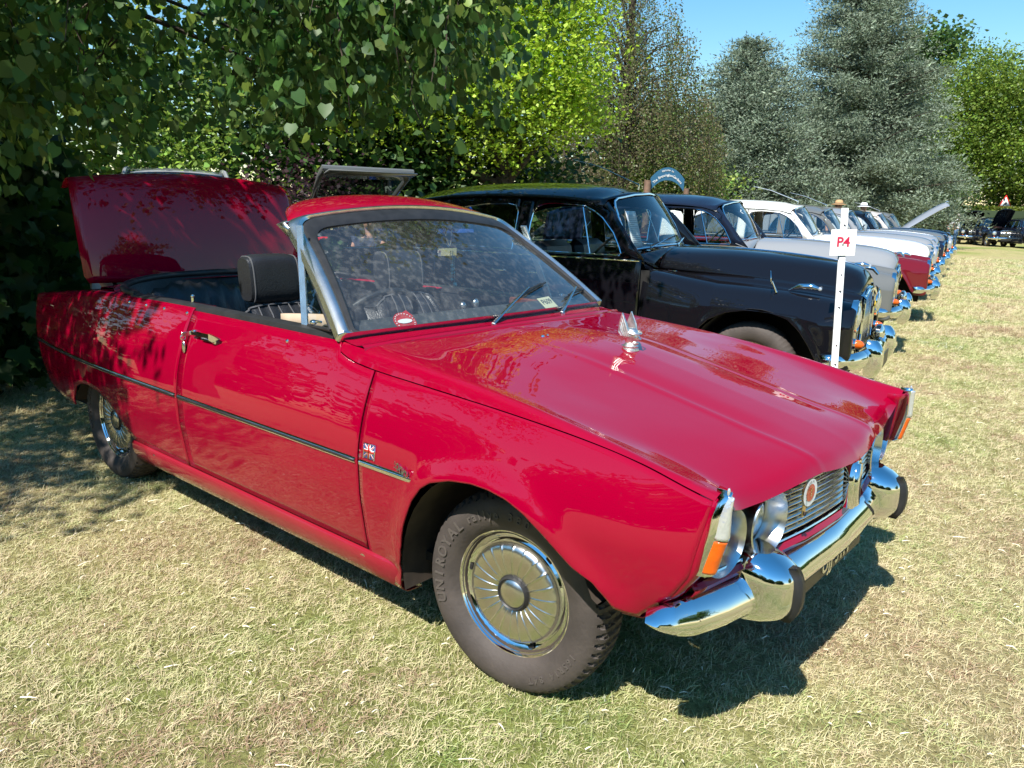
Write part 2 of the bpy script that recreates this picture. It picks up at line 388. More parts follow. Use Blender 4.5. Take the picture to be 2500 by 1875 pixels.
def grassmat():
    m, t, p = newmat('grass_blades'); p.inputs['Roughness'].default_value = .6; p.inputs['Specular IOR Level'].default_value = .25
    oi = t.nodes.new('ShaderNodeObjectInfo'); ge = t.nodes.new('ShaderNodeNewGeometry')
    n = t.nodes.new('ShaderNodeTexNoise'); n.inputs['Scale'].default_value = .9; n.inputs['Detail'].default_value = 4; t.links.new(ge.outputs['Position'], n.inputs['Vector'])
    ad = t.nodes.new('ShaderNodeMath'); ad.operation = 'MULTIPLY_ADD'; ad.inputs[1].default_value = .62; t.links.new(oi.outputs['Random'], ad.inputs[0])
    m1 = t.nodes.new('ShaderNodeMath'); m1.operation = 'MULTIPLY_ADD'; m1.inputs[1].default_value = 2.1; m1.inputs[2].default_value = -.98; t.links.new(n.outputs[0], m1.inputs[0]); t.links.new(m1.outputs[0], ad.inputs[2])
    r = t.nodes.new('ShaderNodeValToRGB'); e = r.color_ramp.elements
    st = [(0.0, (.40, .27, .17)), (.08, (.58, .46, .29)), (.28, (.72, .62, .38)), (.52, (.64, .60, .32)), (.72, (.42, .46, .18)), (.90, (.20, .29, .07)), (1.0, (.85, .80, .66))]
    e[0].position, e[0].color = st[0][0], (*st[0][1], 1); e[1].position, e[1].color = st[-1][0], (*st[-1][1], 1)
    for a, c in st[1:-1]: k = e.new(a); k.color = (*c, 1)
    t.links.new(ad.outputs[0], r.inputs[0]); t.links.new(r.outputs[0], p.inputs['Base Color'])
    tl = t.nodes.new('ShaderNodeBsdfTranslucent'); t.links.new(r.outputs[0], tl.inputs[0]); mx = t.nodes.new('ShaderNodeMixShader'); mx.inputs[0].default_value = .2
    t.links.new(p.outputs[0], mx.inputs[1]); t.links.new(tl.outputs[0], mx.inputs[2]); t.links.new(mx.outputs[0], t.nodes['Material Output'].inputs[0]); return m
M_GRASS = grassmat()
def grass_object():
    # emitter: strips around the places the picture looks at, density falls with distance from the camera side
    V = []; F = []; D = []; cx, cy = 1.4, -2.3; st = .5
    gx = np.arange(-12, 8, st); gy_ = np.arange(-3.2, 34, st); idx = {}
    for i, x in enumerate(gx):
        for j, y in enumerate(gy_):
            mx_, my_ = x + st / 2, y + st / 2; d = math.hypot(mx_ - cx, my_ - cy); ang = math.degrees(math.atan2(my_ - cy, mx_ - cx))
            if not (84 < ang < 186) and d > 1.6: continue
            if d > 34 or (d > 22 and mx_ > 5): continue
            if mx_ < -1.5 - .18 * my_ and my_ > 7: continue
            b = len(V); V += [(x, y, .0), (x + st, y, .0), (x + st, y + st, .0), (x, y + st, .0)]; F.append((b, b + 1, b + 2, b + 3))
            dd = 3000 if d < 3.2 else 3000 * (3.2 / d) ** 1.55
            D += [dd] * 4
    me = npmesh('lawn_grass', V, F, smooth=False); at = me.attributes.new('dens', 'FLOAT', 'POINT'); at.data.foreach_set('value', np.array(D, dtype=np.float32))
    o = link('lawn_grass', me, M_GRASS); tag(o, 'short dry mown grass blades mixed with greener tufts', None, kind='stuff')
    ng = bpy.data.node_groups.new('grass', 'GeometryNodeTree'); ng.interface.new_socket('Geometry', in_out='INPUT', socket_type='NodeSocketGeometry'); ng.interface.new_socket('Geometry', in_out='OUTPUT', socket_type='NodeSocketGeometry')
    N = ng.nodes; L = ng.links; gi = N.new('NodeGroupInput'); go = N.new('NodeGroupOutput')
    dp = N.new('GeometryNodeDistributePointsOnFaces'); na = N.new('GeometryNodeInputNamedAttribute'); na.data_type = 'FLOAT'; na.inputs['Name'].default_value = 'dens'
    L.new(gi.outputs[0], dp.inputs['Mesh']); L.new(na.outputs['Attribute'], dp.inputs['Density'])
    g2i = N.new('GeometryNodeGeometryToInstance'); rr = random.Random(5)
    for v in range(5):
        jn = N.new('GeometryNodeJoinGeometry')
        for b in range(9):
            bz = N.new('GeometryNodeCurveQuadraticBezier'); bz.inputs['Resolution'].default_value = 3
            a = rr.uniform(0, 6.283); ox, oy = rr.uniform(-.018, .018), rr.uniform(-.018, .018); ln = rr.uniform(.010, .033); lean = rr.choice([.35, .7, 1.0, 1.15]); hgt = ln * rr.uniform(.25, .75) * (1.25 - lean * .7)
            dx, dy = math.cos(a), math.sin(a)
            bz.inputs['Start'].default_value = (ox, oy, 0); bz.inputs['Middle'].default_value = (ox + dx * ln * .35 * lean, oy + dy * ln * .35 * lean, hgt * .95 + .004)
            bz.inputs['End'].default_value = (ox + dx * ln * lean, oy + dy * ln * lean, hgt * (1.0 if lean < .8 else .5) + .003)
            sr = N.new('GeometryNodeSetCurveRadius'); sp = N.new('GeometryNodeSplineParameter'); mr = N.new('ShaderNodeMapRange'); mr.inputs['To Min'].default_value = 1.0; mr.inputs['To Max'].default_value = .25
            L.new(sp.outputs['Factor'], mr.inputs['Value']); L.new(bz.outputs[0], sr.inputs[0]); L.new(mr.outputs[0], sr.inputs['Radius'])
            cl = N.new('GeometryNodeCurvePrimitiveLine'); w_ = rr.uniform(.0007, .0014); cl.inputs['Start'].default_value = (-w_ * .8, 0, 0); cl.inputs['End'].default_value = (w_ * .8, w_ * .8, 0)
            cm = N.new('GeometryNodeCurveToMesh'); L.new(sr.outputs[0], cm.inputs['Curve']); L.new(cl.outputs[0], cm.inputs['Profile Curve'])
            if 'Scale' in cm.inputs: L.new(mr.outputs[0], cm.inputs['Scale'])
            L.new(cm.outputs[0], jn.inputs[0])
        sm = N.new('GeometryNodeSetMaterial'); sm.inputs['Material'].default_value = M_GRASS; L.new(jn.outputs[0], sm.inputs[0]); L.new(sm.outputs[0], g2i.inputs[0])
    ip = N.new('GeometryNodeInstanceOnPoints'); ip.inputs['Pick Instance'].default_value = True
    rv = N.new('FunctionNodeRandomValue'); rv.data_type = 'FLOAT_VECTOR'; rv.inputs['Min'].default_value = (-.25, -.25, 0); rv.inputs['Max'].default_value = (.25, .25, 6.283)
    rs = N.new('FunctionNodeRandomValue'); rs.data_type = 'FLOAT'; rs.inputs[2].default_value = .65; rs.inputs[3].default_value = 1.45
    pos = N.new('GeometryNodeInputPosition'); vd = N.new('ShaderNodeVectorMath'); vd.operation = 'DISTANCE'; vd.inputs[1].default_value = (cx, cy, 0); L.new(pos.outputs[0], vd.inputs[0])
    mr = N.new('ShaderNodeMapRange'); mr.inputs['From Min'].default_value = 3.5; mr.inputs['From Max'].default_value = 30; mr.inputs['To Min'].default_value = 1; mr.inputs['To Max'].default_value = 4.2
    L.new(vd.outputs['Value'], mr.inputs['Value']); mu = N.new('ShaderNodeMath'); mu.operation = 'MULTIPLY'; L.new(mr.outputs[0], mu.inputs[0]); L.new(rs.outputs[1], mu.inputs[1])
    L.new(dp.outputs['Points'], ip.inputs['Points']); L.new(g2i.outputs[0], ip.inputs['Instance']); L.new(rv.outputs[0], ip.inputs['Rotation']); L.new(mu.outputs[0], ip.inputs['Scale'])
    L.new(ip.outputs[0], go.inputs[0])
    md = o.modifiers.new('grass', 'NODES'); md.node_group = ng
    return o
grass_object()
def clippings():
    r = np.random.default_rng(17); n = 2600; d = 1.0 + 7.5 * r.random(n) ** .8; a = np.radians(r.uniform(86, 176, n)); x = 1.4 + d * np.cos(a); y = -2.3 + d * np.sin(a); V = []; F = []
    for i in range(n):
        L_ = r.uniform(.006, .016) if r.random() < .85 else r.uniform(.016, .035); w_ = r.uniform(.0008, .0019); t = r.uniform(0, 6.283); c_, s_ = math.cos(t), math.sin(t); z = r.uniform(.010, .022); dz = r.uniform(-.006, .006)
        b = len(V); V += [(x[i] - c_ * L_ + s_ * w_, y[i] - s_ * L_ - c_ * w_, z), (x[i] - c_ * L_ - s_ * w_, y[i] - s_ * L_ + c_ * w_, z + .002), (x[i] - s_ * w_, y[i] + c_ * w_, z + .006), (x[i] + c_ * L_, y[i] + s_ * L_, z + dz), (x[i] + s_ * w_, y[i] - c_ * w_, z + .004)]; F += [(b, b + 1, b + 2, b + 4), (b + 4, b + 2, b + 3)]
    o = MB().add(V, F).build('dry_clippings', simple('dry_straw', (.78, .70, .52), .7, noise=.25, nscale=3), None, smooth=False); tag(o, 'pale dry straw clippings scattered over the lawn', None, kind='stuff')
clippings()
# ================================================================ red convertible (car frame = world frame)
P6 = tag(empty('red_convertible'), 'crimson red two-door convertible with its boot lid raised and chrome front bumper nearest the camera', 'car')
_zz = [.15, .2, .27, .35, .5, .62]; _ww = [.765, .78, .795, .812, .835, .84]
crest_z = pch([-3.63, -3.3, -2.92, -2.6, -2.28, -1.69, -.72, -.60, -.22, .09, .365, .555, .68], [.848, .885, .925, .948, .955, .962, .962, .952, .927, .893, .85, .814, .795])
crest_y = pch([-3.63, -2.92, -2.28, -.7, -.6, .09, .64, .7], [.69, .732, .742, .742, .742, .75, .757, .757])
def wmax(x): return .84 - .055 * (np.maximum(x, 0) / .68) ** 2 - .09 * (np.maximum(-2.2 - x, 0) / 1.3) ** 2
def sideY(x, z):
    x = np.asarray(x, float); z = np.asarray(z, float); wm = wmax(x)
    lo = wm - (.84 - np.interp(z, _zz, _ww)) - .03 * np.clip((.58 - z) / .13, 0, 1.3) ** 2 * np.clip((x - .35) / .25, 0, 1)
    s = np.clip((z - .62) / (crest_z(x) - .62), 0, 1.2); hi = wm - (wm - crest_y(x)) * s ** 1.7
    return np.where(z < .62, lo, hi)
def sidepanel(name, xl, xr, zb, zt, us, vs_, mat, s=-1, roll=None, bulge=None, off=0.0, parent=None, solid=0.006):
    G = np.zeros((len(us), len(vs_), 3))
    for i, u in enumerate(us):
        x = xl(.6) * (1 - u) + xr(.6) * u + np.zeros(len(vs_))
        for _ in range(4):
            zlo = zb(x); zhi = zt(x); z = zlo + (zhi - zlo) * np.array(vs_); x = xl(z) * (1 - u) + xr(z) * u
        y = sideY(x, z) - off
        if bulge is not None: y = y + bulge(x, z)
        G[i, :, 0] = x; G[i, :, 1] = s * y; G[i, :, 2] = z
    if roll:
        ex = []
        for dz, dy in roll:
            e = G[:, -1:, :].copy(); e[..., 1] -= s * dy; e[..., 2] += dz; ex.append(e)
        G = np.concatenate([G] + ex, 1)
    return MB().grid(G).build(name, mat, parent or P6, solid=solid)
con = lambda v: (lambda x: np.zeros_like(np.asarray(x, float)) + v)
ROLL = [(.006, .006), (.009, .016), (.009, .04)]
shut_z = pch([-.70, -.68, -.60, -.50, -.33, .03, .37, .47, .60, .68], [.935, .927, .908, .898, .889, .869, .838, .822, .793, .776])
arch_f = lambda x: np.interp(x, [-.50, -.352, -.345, -.334, -.30, -.269, -.24, -.20, -.16, -.08, 0, .06, .126, .188, .243, .319, .38, .446, .51, .8], [.215, .215, .24, .308, .43, .496, .557, .606, .634, .660, .671, .670, .660, .637, .603, .548, .503, .455, .448, .452])
arch_r = lambda x: np.interp(-x, [1.69, 2.19, 2.221, 2.266, 2.313, 2.37, 2.445, 2.537, 2.65, 2.752, 2.857, 2.93, 2.975, 3.24, 3.43, 3.7], [.304, .304, .315, .335, .375, .424, .468, .490, .498, .490, .455, .38, .325, .34, .377, .40])
front_end = lambda z: np.interp(z, [.44, .459, .53, .598, .70, .79, .82], [.50, .515, .59, .632, .650, .662, .664])
rear_end = lambda z: np.interp(z, [.32, .377, .49, .627, .76, .85], [-3.38, -3.43, -3.49, -3.53, -3.60, -3.632])
def archdist(x, z):
    xs = np.concatenate([np.linspace(-.345, .47, 60)]); zs = arch_f(xs); return np.min(np.hypot(x[:, None] - xs, z[:, None] - zs), axis=1)
flare = lambda x, z: .016 * np.exp(-(archdist(np.atleast_1d(x), np.atleast_1d(z)) / .045) ** 2)
usf = np.unique(np.concatenate([np.linspace(0, .13, 8), np.linspace(.13, .30, 34), np.linspace(.30, 1, 56)]))
vsf = np.unique(np.concatenate([np.linspace(0, .25, 12), np.linspace(.25, 1, 18)]))
for s in (-1, 1):
    sidepanel('front_wing', con(-.498), front_end, arch_f, lambda x: shut_z(x) - .003, usf, vsf, M_RED, s, bulge=flare)
    sidepanel('door', con(-1.684), con(-.507), con(.307), lambda x: np.where(x < -.70, crest_z(x), shut_z(x) - .003), np.unique(np.concatenate([np.linspace(0, .80, 20), np.linspace(.8, 1, 24)])), np.linspace(0, 1, 22), M_RED, s)
    o = sidepanel('rear_wing', rear_end, con(-1.693), arch_r, crest_z, np.linspace(0, 1, 90), np.linspace(0, 1, 24), M_RED, s, roll=ROLL + [(.008, .10)])
    # sill
    pr_ = [(.802, .300), (.808, .285), (.806, .262), (.798, .235), (.783, .205), (.762, .190), (.70, .186)]
    xs = np.linspace(-2.24, -.36, 12)
    MB().grid([[(x, s * y, z) for y, z in pr_] for x in xs]).build('sill', M_RED, P6, solid=.004)
    for x in (-2.02, -.53): MB().lathe([(0.0005, .006), (.018, .006), (.024, .002), (.026, 0)], 20, (x, s * .800, .262), (0, s, -.25)).build('jacking_plug', M_ALU, P6)
    # black sheet added behind the shut gaps, its colour stands for their shade
    sidepanel('shut_gap_shade', con(-2.20), con(-.36), con(.305), lambda x: np.where(x < -.70, crest_z(x) - .02, shut_z(x) - .03), np.linspace(0, 1, 30), np.linspace(0, 1, 14), M_DARK, s, off=.016, solid=.003)
    # wheel arch liners
    for x0, r, zc in ((.03, .372, .31), (-2.60, .36, .20)):
        a = np.linspace(-.25, np.pi + .25, 24); G = []
        for t in a: G.append([(x0 + r * math.cos(t), s * y, zc + r * math.sin(t)) for y in (.80 if x0 > 0 else .79, .70, .55, .46)] + [(x0, s * .46, zc)])
        G = np.array(G); G[..., 2] = np.clip(G[..., 2], .17, .64 if x0 > 0 else .56)
        if x0 > 0: G[..., 2] = np.where(G[..., 0] > .2, np.maximum(G[..., 2], .44), G[..., 2])
        else: G[..., 2] = np.where(G[..., 0] < -2.8, np.maximum(G[..., 2], .36), G[..., 2])
        if x0 > 0: G[..., 0] = np.clip(G[..., 0], -.36, .40)
        MB().grid(G).build('wheel_arch_liner', M_ARCH, P6)
    # waist trim strip: two lengths, chrome with black centre
    for xa, xb in ((-3.50, -1.700), (-1.676, -.513), (-.492, -.205)):
        xs = np.linspace(xa, xb, 30); n = len(xs); G = []
        for k, x in enumerate(xs):
            y = float(sideY(x, .615)) + .001; h = .013 if k not in (0, n - 1) else .012
            G.append([(x, s * (y - .004), .615 + h), (x, s * (y + .004), .615 + h * .75), (x, s * (y + .008), .615 + h * .3), (x, s * (y + .008), .615 - h * .3), (x, s * (y + .004), .615 - h * .75), (x, s * (y - .004), .615 - h)])
        m = MB().grid(G); m.F.append(tuple(range(6))); m.F.append(tuple(range(6 * n - 6, 6 * n)))
        st = m.build('waist_trim', M_CHROME, P6)
        G = [[(x, s * (float(sideY(x, .617)) + .0105), .6175 + d) for d in (.0045, -.0045)] for x in (xs if xa > -.5 else xs)]
        if xa < -1: MB().grid(G).build('trim_insert', M_RUBBER, st, solid=.001)
    # black vinyl rail on top of door and rear quarter, with snap studs
    xs = np.concatenate([np.linspace(-.76, -2.3, 30)]); G = []
    for x in xs:
        z = float(crest_z(x)); y = float(crest_y(x))
        G.append([(x, s * (y - .006), z - .004), (x, s * (y - .010), z + .016), (x, s * (y - .030), z + .022), (x, s * (y - .062), z + .018), (x, s * (y - .070), z - .01)])
    MB().grid(G).build('door_top_rail', M_RUBBER, P6)
    sd = MB().sphere((0, 0, 0), .0075, 10, 6); sdm = None
    for x in (-.99, -1.73, -1.93, -2.10, -2.27):
        z = float(crest_z(x)) - .014 if x < -1.1 else float(crest_z(x)) - .035
        p_ = (x, s * (float(sideY(x, z)) + .004), z)
        if sdm is None: sdm = sd.build('snap_stud', M_CHROME, P6, loc=p_)
        else: link('snap_stud', sdm.data, None, P6, loc=p_)
    # door handle
    y = float(sideY(-1.5, .88))
    h = MB().box((-1.53, s * (y + .020), .884), (.17, .008, .020), bev=.004).box((-1.49, s * (y + .010), .868), (.11, .02, .02), bev=.006)
    h.box((-1.606, s * (y + .008), .884), (.022, .026, .026), bev=.006)
    h.poly([(-1.47, s * (y + .026), .898), (-1.42, s * (y + .026), .892), (-1.40, s * (y + .022), .884), (-1.44, s * (y + .026), .868), (-1.47, s * (y + .026), .872)], (0, -s * .01, 0))
    h.build('door_handle', M_CHROME, P6)
    MB().box((-1.50, s * (y + .002), .872), (.10, .003, .03), bev=.001).build('handle_recess_shade', M_DARK, P6)  # flat dark plate on the skin, shade of the hollow put into its colour
    MB().lathe([(.0005, .004), (.011, .004), (.013, 0)], 16, (-1.655, s * (float(sideY(-1.655, .875)) + .001), .875), (0, s, 0)).build('door_lock', M_CHROME, P6)
# keys hanging in the driver's door lock
ky = -float(sideY(-1.655, .875)) - .004
k = MB().box((-1.655, ky - .016, .875), (.006, .04, .018), bev=.002); k.lathe([(.010, -.002), (.013, 0), (.010, .002)], 14, (-1.655, ky - .03, .862), (1, 0, 0))
k.sphere((-1.656, ky - .030, .822), (.012, .006, .026), 12, 8).box((-1.655, ky - .031, .845), (.004, .003, .03))
tag(k.build('key_bunch', M_STEEL, None), 'small silver key and fob hanging from the lock of the red convertible door', 'keys')

# ---- bonnet
sh = [(x, -float(sideY(x, float(shut_z(x)))) , float(shut_z(x))) for x in (-.60, -.50, -.33, -.1, .1, .3, .47, .60, .664)]
bon_r = [
 [(-.505, 0, .977), (-.3, 0, .967), (-.1, 0, .946), (.1, 0, .907), (.33, 0, .857), (.5, 0, .819), (.66, 0, .779), (.722, 0, .748), (.745, 0, .712)],
 [(-.508, -.12, .975), (-.3, -.12, .964), (-.1, -.12, .943), (.1, -.12, .904), (.33, -.12, .854), (.5, -.12, .816), (.655, -.12, .777), (.715, -.12, .748), (.738, -.12, .712)],
 [(-.512, -.235, .972), (-.32, -.235, .958), (-.11, -.235, .934), (.09, -.235, .896), (.33, -.235, .845), (.485, -.235, .811), (.645, -.235, .773), (.700, -.235, .748), (.722, -.235, .713)],
 [(-.520, -.36, .969), (-.32, -.36, .952), (-.11, -.36, .926), (.09, -.36, .889), (.33, -.36, .841), (.485, -.36, .806), (.63, -.36, .766), (.685, -.36, .740), (.706, -.36, .709)],
 [(-.530, -.48, .967), (-.3, -.48, .945), (-.1, -.48, .918), (.1, -.48, .883), (.32, -.48, .841), (.48, -.48, .802), (.61, -.48, .762), (.662, -.48, .738), (.684, -.48, .706)],
 [(-.540, -.60, .964), (-.2, -.60, .929), (.08, -.60, .887), (.3, -.60, .845), (.48, -.60, .799), (.59, -.60, .765), (.642, -.60, .742), (.664, -.60, .712)],
 [(-.565, -.69, .960), (-.2, -.69, .927), (.08, -.69, .888), (.3, -.69, .849), (.48, -.69, .812), (.59, -.69, .787), (.635, -.69, .772), (.660, -.69, .742)],
 [(x, -float(crest_y(x)) + .010, float(crest_z(x)) - .002) for x in (-.585, -.22, .09, .365, .555, .62, .668)],
 [(x, -float(crest_y(x)) - .002, float(crest_z(x)) - .008) for x in (-.59, -.22, .09, .365, .555, .62, .668)],
 sh]
G = loft(bon_r, 60, 60)
yc = np.abs(G[..., 1]); tt = np.linspace(0, 1, 60)[:, None]
G[..., 2] += .0026 * np.exp(-((yc - .235) / .012) ** 2) * np.clip(tt * 3 - .25, 0, 1)
rise = .018 * np.exp(-((yc[0] - .30) / .22) ** 2); G[..., 2] += np.clip((tt - .80) / .20, 0, 1) ** 2 * rise[None]
lip = G[-1].copy(); lip[:, 0] -= .012; lip[:, 2] -= .007; lip2 = lip.copy(); lip2[:, 0] -= .03
G = np.concatenate([G, lip[None], lip2[None]], 0)
Gf = np.concatenate([G, (G * [1, -1, 1])[:, ::-1][:, 1:]], 1)[:, :]
order = np.concatenate([G[:, ::-1], (G * [1, -1, 1])[:, 1:]], 1)
BONNET = MB().grid(order).build('bonnet', M_RED, P6, solid=.0)
# ---- scuttle between bonnet and windscreen
def gbase(y): t = y / .70; return np.array([-.612 - .078 * t * t, y, .998 - .014 * t * t])
ys = np.linspace(-.742, .742, 41); G = []
for y in ys:
    t = abs(y) / .742; a = np.array([np.interp(t, [0, .65, .9, 1], [-.497, -.528, -.565, -.588]), y, np.interp(t, [0, .65, .85, 1], [.981, .973, .965, .955])])
    b = gbase(y) + np.array([-.02, 0, -.006]); b[2] = min(b[2], .988 if t < .9 else .975)
    row = [a + [.004, 0, -.014], a, a + [-.010, 0, .006], a + [-.02, 0, .003]] + [a * (1 - q) + b * q + [0, 0, -.006 * math.sin(q * 3.14)] for q in (.3, .55, .8, 1)]
    G.append(row)
G = np.array(G)
for s_, k0 in ((-1, 0), (1, -1)):
    pass
scut = MB().grid(G)
for s in (-1, 1):
    ed = []
    for x in np.linspace(-.585, -.70, 6):
        zs = float(shut_z(x)); ed.append([(x, s * (float(crest_y(x)) - .004), float(crest_z(x)) - .001), (x, s * (float(crest_y(x)) + .002), float(crest_z(x)) - .008), (x, s * float(sideY(x, zs)), zs)])
    scut.grid(ed)
scut.build('scuttle', M_RED, P6)
MB().lathe([(.0005, .007), (.006, .006), (.008, 0)], 10, (-.32, -.155, .962), (0, 0, 1)).sphere((-.31, -.14, .967), .005, 8, 6).build('washer_jet', M_CHROME, P6)

# ---- windscreen: glass, rubber, frame
def gl(y, s):
    hw = .70 - .15 * s; t = y / hw
    b = np.array([-.612 - .078 * t * t, y, .998 - .014 * t * t]); tp = np.array([-1.10 - .035 * t * t, y, 1.352 - .042 * t * t])
    p = b * (1 - s) + tp * s; p[1] = y; p[0] += .018 * math.sin(max(0, min(1, s)) * math.pi); return p
Gg = [[gl(v * (.70 - .15 * s), s) for v in np.linspace(-1, 1, 25)] for s in np.linspace(0, 1, 11)]
MB().grid(Gg).build('windscreen', M_WSCREEN, P6)
def loop(ob, os_, ot, rt, rb, nn=9):
    c = [(-(.70 + os_), -ob, rb), (.70 + os_, -ob, rb), (.55 + os_, 1 + ot, rt), (-(.55 + os_), 1 + ot, rt)]; k = .60; out = []
    P = [np.array([a, b * k]) for a, b, _ in c]
    for i in range(4):
        p = P[i]; a = P[i - 1] - p; b = P[(i + 1) % 4] - p; la, lb = np.linalg.norm(a), np.linalg.norm(b); a /= la; b /= lb; r = c[i][2]
        p0 = p + a * r; p2 = p + b * r
        for t in np.linspace(0, 1, nn): q = (1 - t) ** 2 * p0 + 2 * t * (1 - t) * p + t * t * p2; out.append(q)
        e = P[(i + 1) % 4] + (-b) * c[(i + 1) % 4][2]
        for t in np.linspace(0, 1, 14)[1:-1]: out.append(p2 * (1 - t) + e * t)
    return [np.array([q[0], q[1] / k]) for q in out]
def L3(lp, n): return [gl(q[0], q[1]) + np.array([.585, 0, .81]) * n for q in lp]
L0 = loop(-.005, -.004, -.010, .075, .03); L1 = loop(.01, .006, .015, .07, .03); L2 = loop(.018, .018, .085, .065, .03); L2b = loop(.02, .022, .095, .065, .03)
L3o = loop(.02, .062, .135, .05, .02); 
MB().grid(np.array([L3(L0, -.004), L3(L0, .006), L3(L1, .014), L3(L2, .012), L3(L2b, .002)]), close_v=True).build('windscreen_rubber', M_RUBBER, P6)
L3p = [q.copy() for q in L3o]
MB().grid(np.array([L3(L2b, .000), L3(L2b, .010), L3(loop(.02, .034, .105, .06, .02), .020), L3(loop(.02, .050, .118, .06, .02), .019), L3(L3o, .006), L3(L3o, -.02), L3(L2b, -.025)]), close_v=True).build('windscreen_frame', M_ALU, P6)
# header points that flare out at the top corners
for s in (-1, 1):
    m = MB(); p0, p1, p2, p3 = gl(s * .57, 1.118), gl(s * .612, 1.09), gl(s * .612, .98), gl(s * .585, .92)
    m.grid([[p0 + [0, 0, .004], p0 + [-.03, 0, .006]], [p1 + [-.005, s * .012, .006], p1 + [-.045, s * .022, -.002]], [p2 + [-.01, s * .004, 0], p2 + [-.05, s * .006, -.01]], [p3 + [-.01, 0, 0], p3 + [-.04, 0, -.01]]])
    m.build('header_corner', M_ALU, P6, solid=.006)
# red roof cap behind the header
G = []
for q in np.linspace(0, 1, 9):
    row = []
    for t in np.linspace(-1, 1, 31):
        y = t * (.605 - .02 * q); e = gl(y, 1.12)
        x = e[0] - .005 - (.25 * (1 - abs(t) ** 5) + .03) * q; z = e[2] + .006 + (.058 * (1 - (1 - q) ** 2) - .02 * q * q) * (1 - .75 * t ** 4) - .010 * t ** 8
        row.append((x, y, z))
    G.append(row)
MB().grid(G).build('roof_cap', M_RED, P6, solid=.012)
# quarter-light: ribbed strut, glass, lower frame, catch
for s in (-1, 1):
    a = np.array([-.965, s * .705, .975]); b = np.array([-1.085, s * .632, 1.325]); st = MB()
    for dx in (-.014, -.007, 0, .007, .014): st.tube([a + [dx, 0, 0], b + [dx, 0, 0]], .0048, 8)
    st.build('quarterlight_strut', M_ALU, P6)
    f = MB(); c = gl(s * .742, .03) + [-.05, 0, 0]; top = gl(s * .60, .95) + [-.05, 0, 0]
    f.tube([a + [.02, 0, .008], c], .007, 8).tube([c, top], .006, 8); f.build('quarterlight_frame', M_RUBBER, P6)
    MB().grid([[a + [.015, 0, .01], c], [b + [.012, 0, 0], top]]).build('quarterlight_glass', M_GLASS, P6)
    MB().sphere((-.90, s * .715, 1.00), (.014, .012, .010)).box((-.875, s * .712, 1.005), (.035, .01, .008), bev=.002).build('quarterlight_catch', M_CHROME, P6)
# sticker, pass and wipers
def onglass(y, s_, n=.003): return gl(y, s_) + np.array([.585, 0, .81]) * n
def gframe(y, s_, n=.004, ang=0.0, inside=False):
    o = onglass(y, s_, n); xx = Vector(onglass(y + .05, s_) - onglass(y - .05, s_)).normalized(); yy = Vector(onglass(y, s_ + .05) - onglass(y, s_ - .05)).normalized()
    x2 = xx * math.cos(ang) + yy * math.sin(ang); y2 = -xx * math.sin(ang) + yy * math.cos(ang); return frameM(o, x2, y2)
Ms = gframe(-.49, .055, -.003)
m = MB().lathe([(.0005, 0), (.044, 0), (.044, .001)], 28, (0, 0, 0), (0, 0, 1)).poly([(-.045, .018, 0), (.03, .052, 0), (.046, .02, 0), (.0, .03, 0)], (0, 0, .001))
stk = m.build('windscreen_sticker', M_REDB, None); stk.matrix_world = Ms
ins = MB().poly([(.030 * math.cos(t), .0105 * math.sin(t) + .001, .002) for t in np.linspace(0, 6.28, 24)[:-1]], (0, 0, .0006))
for t in np.linspace(0, 6.28, 22): ins.box((.037 * math.cos(t), .037 * math.sin(t), .0022), (.004, .004, .0006))
ins.build('sticker_print', M_CARD, stk)
tag(stk, 'round red and white sticker low in the driver corner of the convertible windscreen', 'sticker')
Mc = gframe(.305, .078, -.006, .06)
pc = MB().box((0, 0, 0), (.10, .062, .0012)).build('display_card', M_YCARD, None); pc.matrix_world = Mc
textmesh('card_lettering', 'P609', .040, M_INK, pc, Matrix.Translation((0, .004, .0012)), .0004)
tag(pc, 'pale yellow card reading P609 behind the foot of the convertible windscreen', 'card')
for (py, ps), (ay, as_), b0, b1 in (((-.14, -.075), (.205, .195), (.008, .062), (.39, .265)), ((.315, -.06), (.586, .165), (.43, .075), (.68, .16))):
    p0 = onglass(py, ps, .010); p1 = onglass(ay, as_, .028)
    wm = MB().lathe([(.0005, .02), (.010, .018), (.013, 0)], 14, p0 - np.array([0, 0, .018]), (0.3, 0, 1)).tube([p0, p0 * .5 + p1 * .5 + [.004, 0, .006], p1], [.009, .007, .004], 8, flat=.45)
    wi = wm.build('wiper', M_ALU, P6)
    q0, q1 = onglass(*b0, .010), onglass(*b1, .010); mid = (q0 + q1) / 2
    MB().tube([q0, mid + [.003, 0, .006], q1], .004, 6).tube([q0 + (q1 - q0) * .15 + [.004, 0, .010], mid + [.008, 0, .018], q1 - (q1 - q0) * .15 + [.004, 0, .010]], .0035, 6).build('wiper_blade', M_RUBBER, wi)
# mirror hanging from header, charm below it
hp = gl(.17, .98) + [-.04, 0, -.01]
mir = MB().tube([hp, hp + [-.03, .01, -.05], hp + [-.03, .035, -.10]], .004, 8).tube([hp + [0, .02, 0], hp + [-.03, .05, -.06], hp + [-.03, .04, -.10]], .003, 8)
mir.box(hp + [-.045, .04, -.125], (.02, .115, .05), bev=.008).build('interior_mirror', M_CHROME, P6)
ch0 = hp + [-.03, .055, -.15]
m = MB().tube([ch0 + [0, 0, .03], ch0 + [0, .003, -.04], ch0 + [0, .0, -.11]], .0016, 6).tube([ch0 + [0, .012, .03], ch0 + [0, .016, -.06], ch0 + [0, .02, -.12]], .0012, 6)
for dy, dz, r in ((0, -.035, .008), (.001, -.055, .009), (0, -.072, .006), (0, -.10, .008), (.014, -.05, .004), (.016, -.07, .005), (.02, -.125, .012)): m.sphere(ch0 + [0, dy, dz], r, 10, 6)
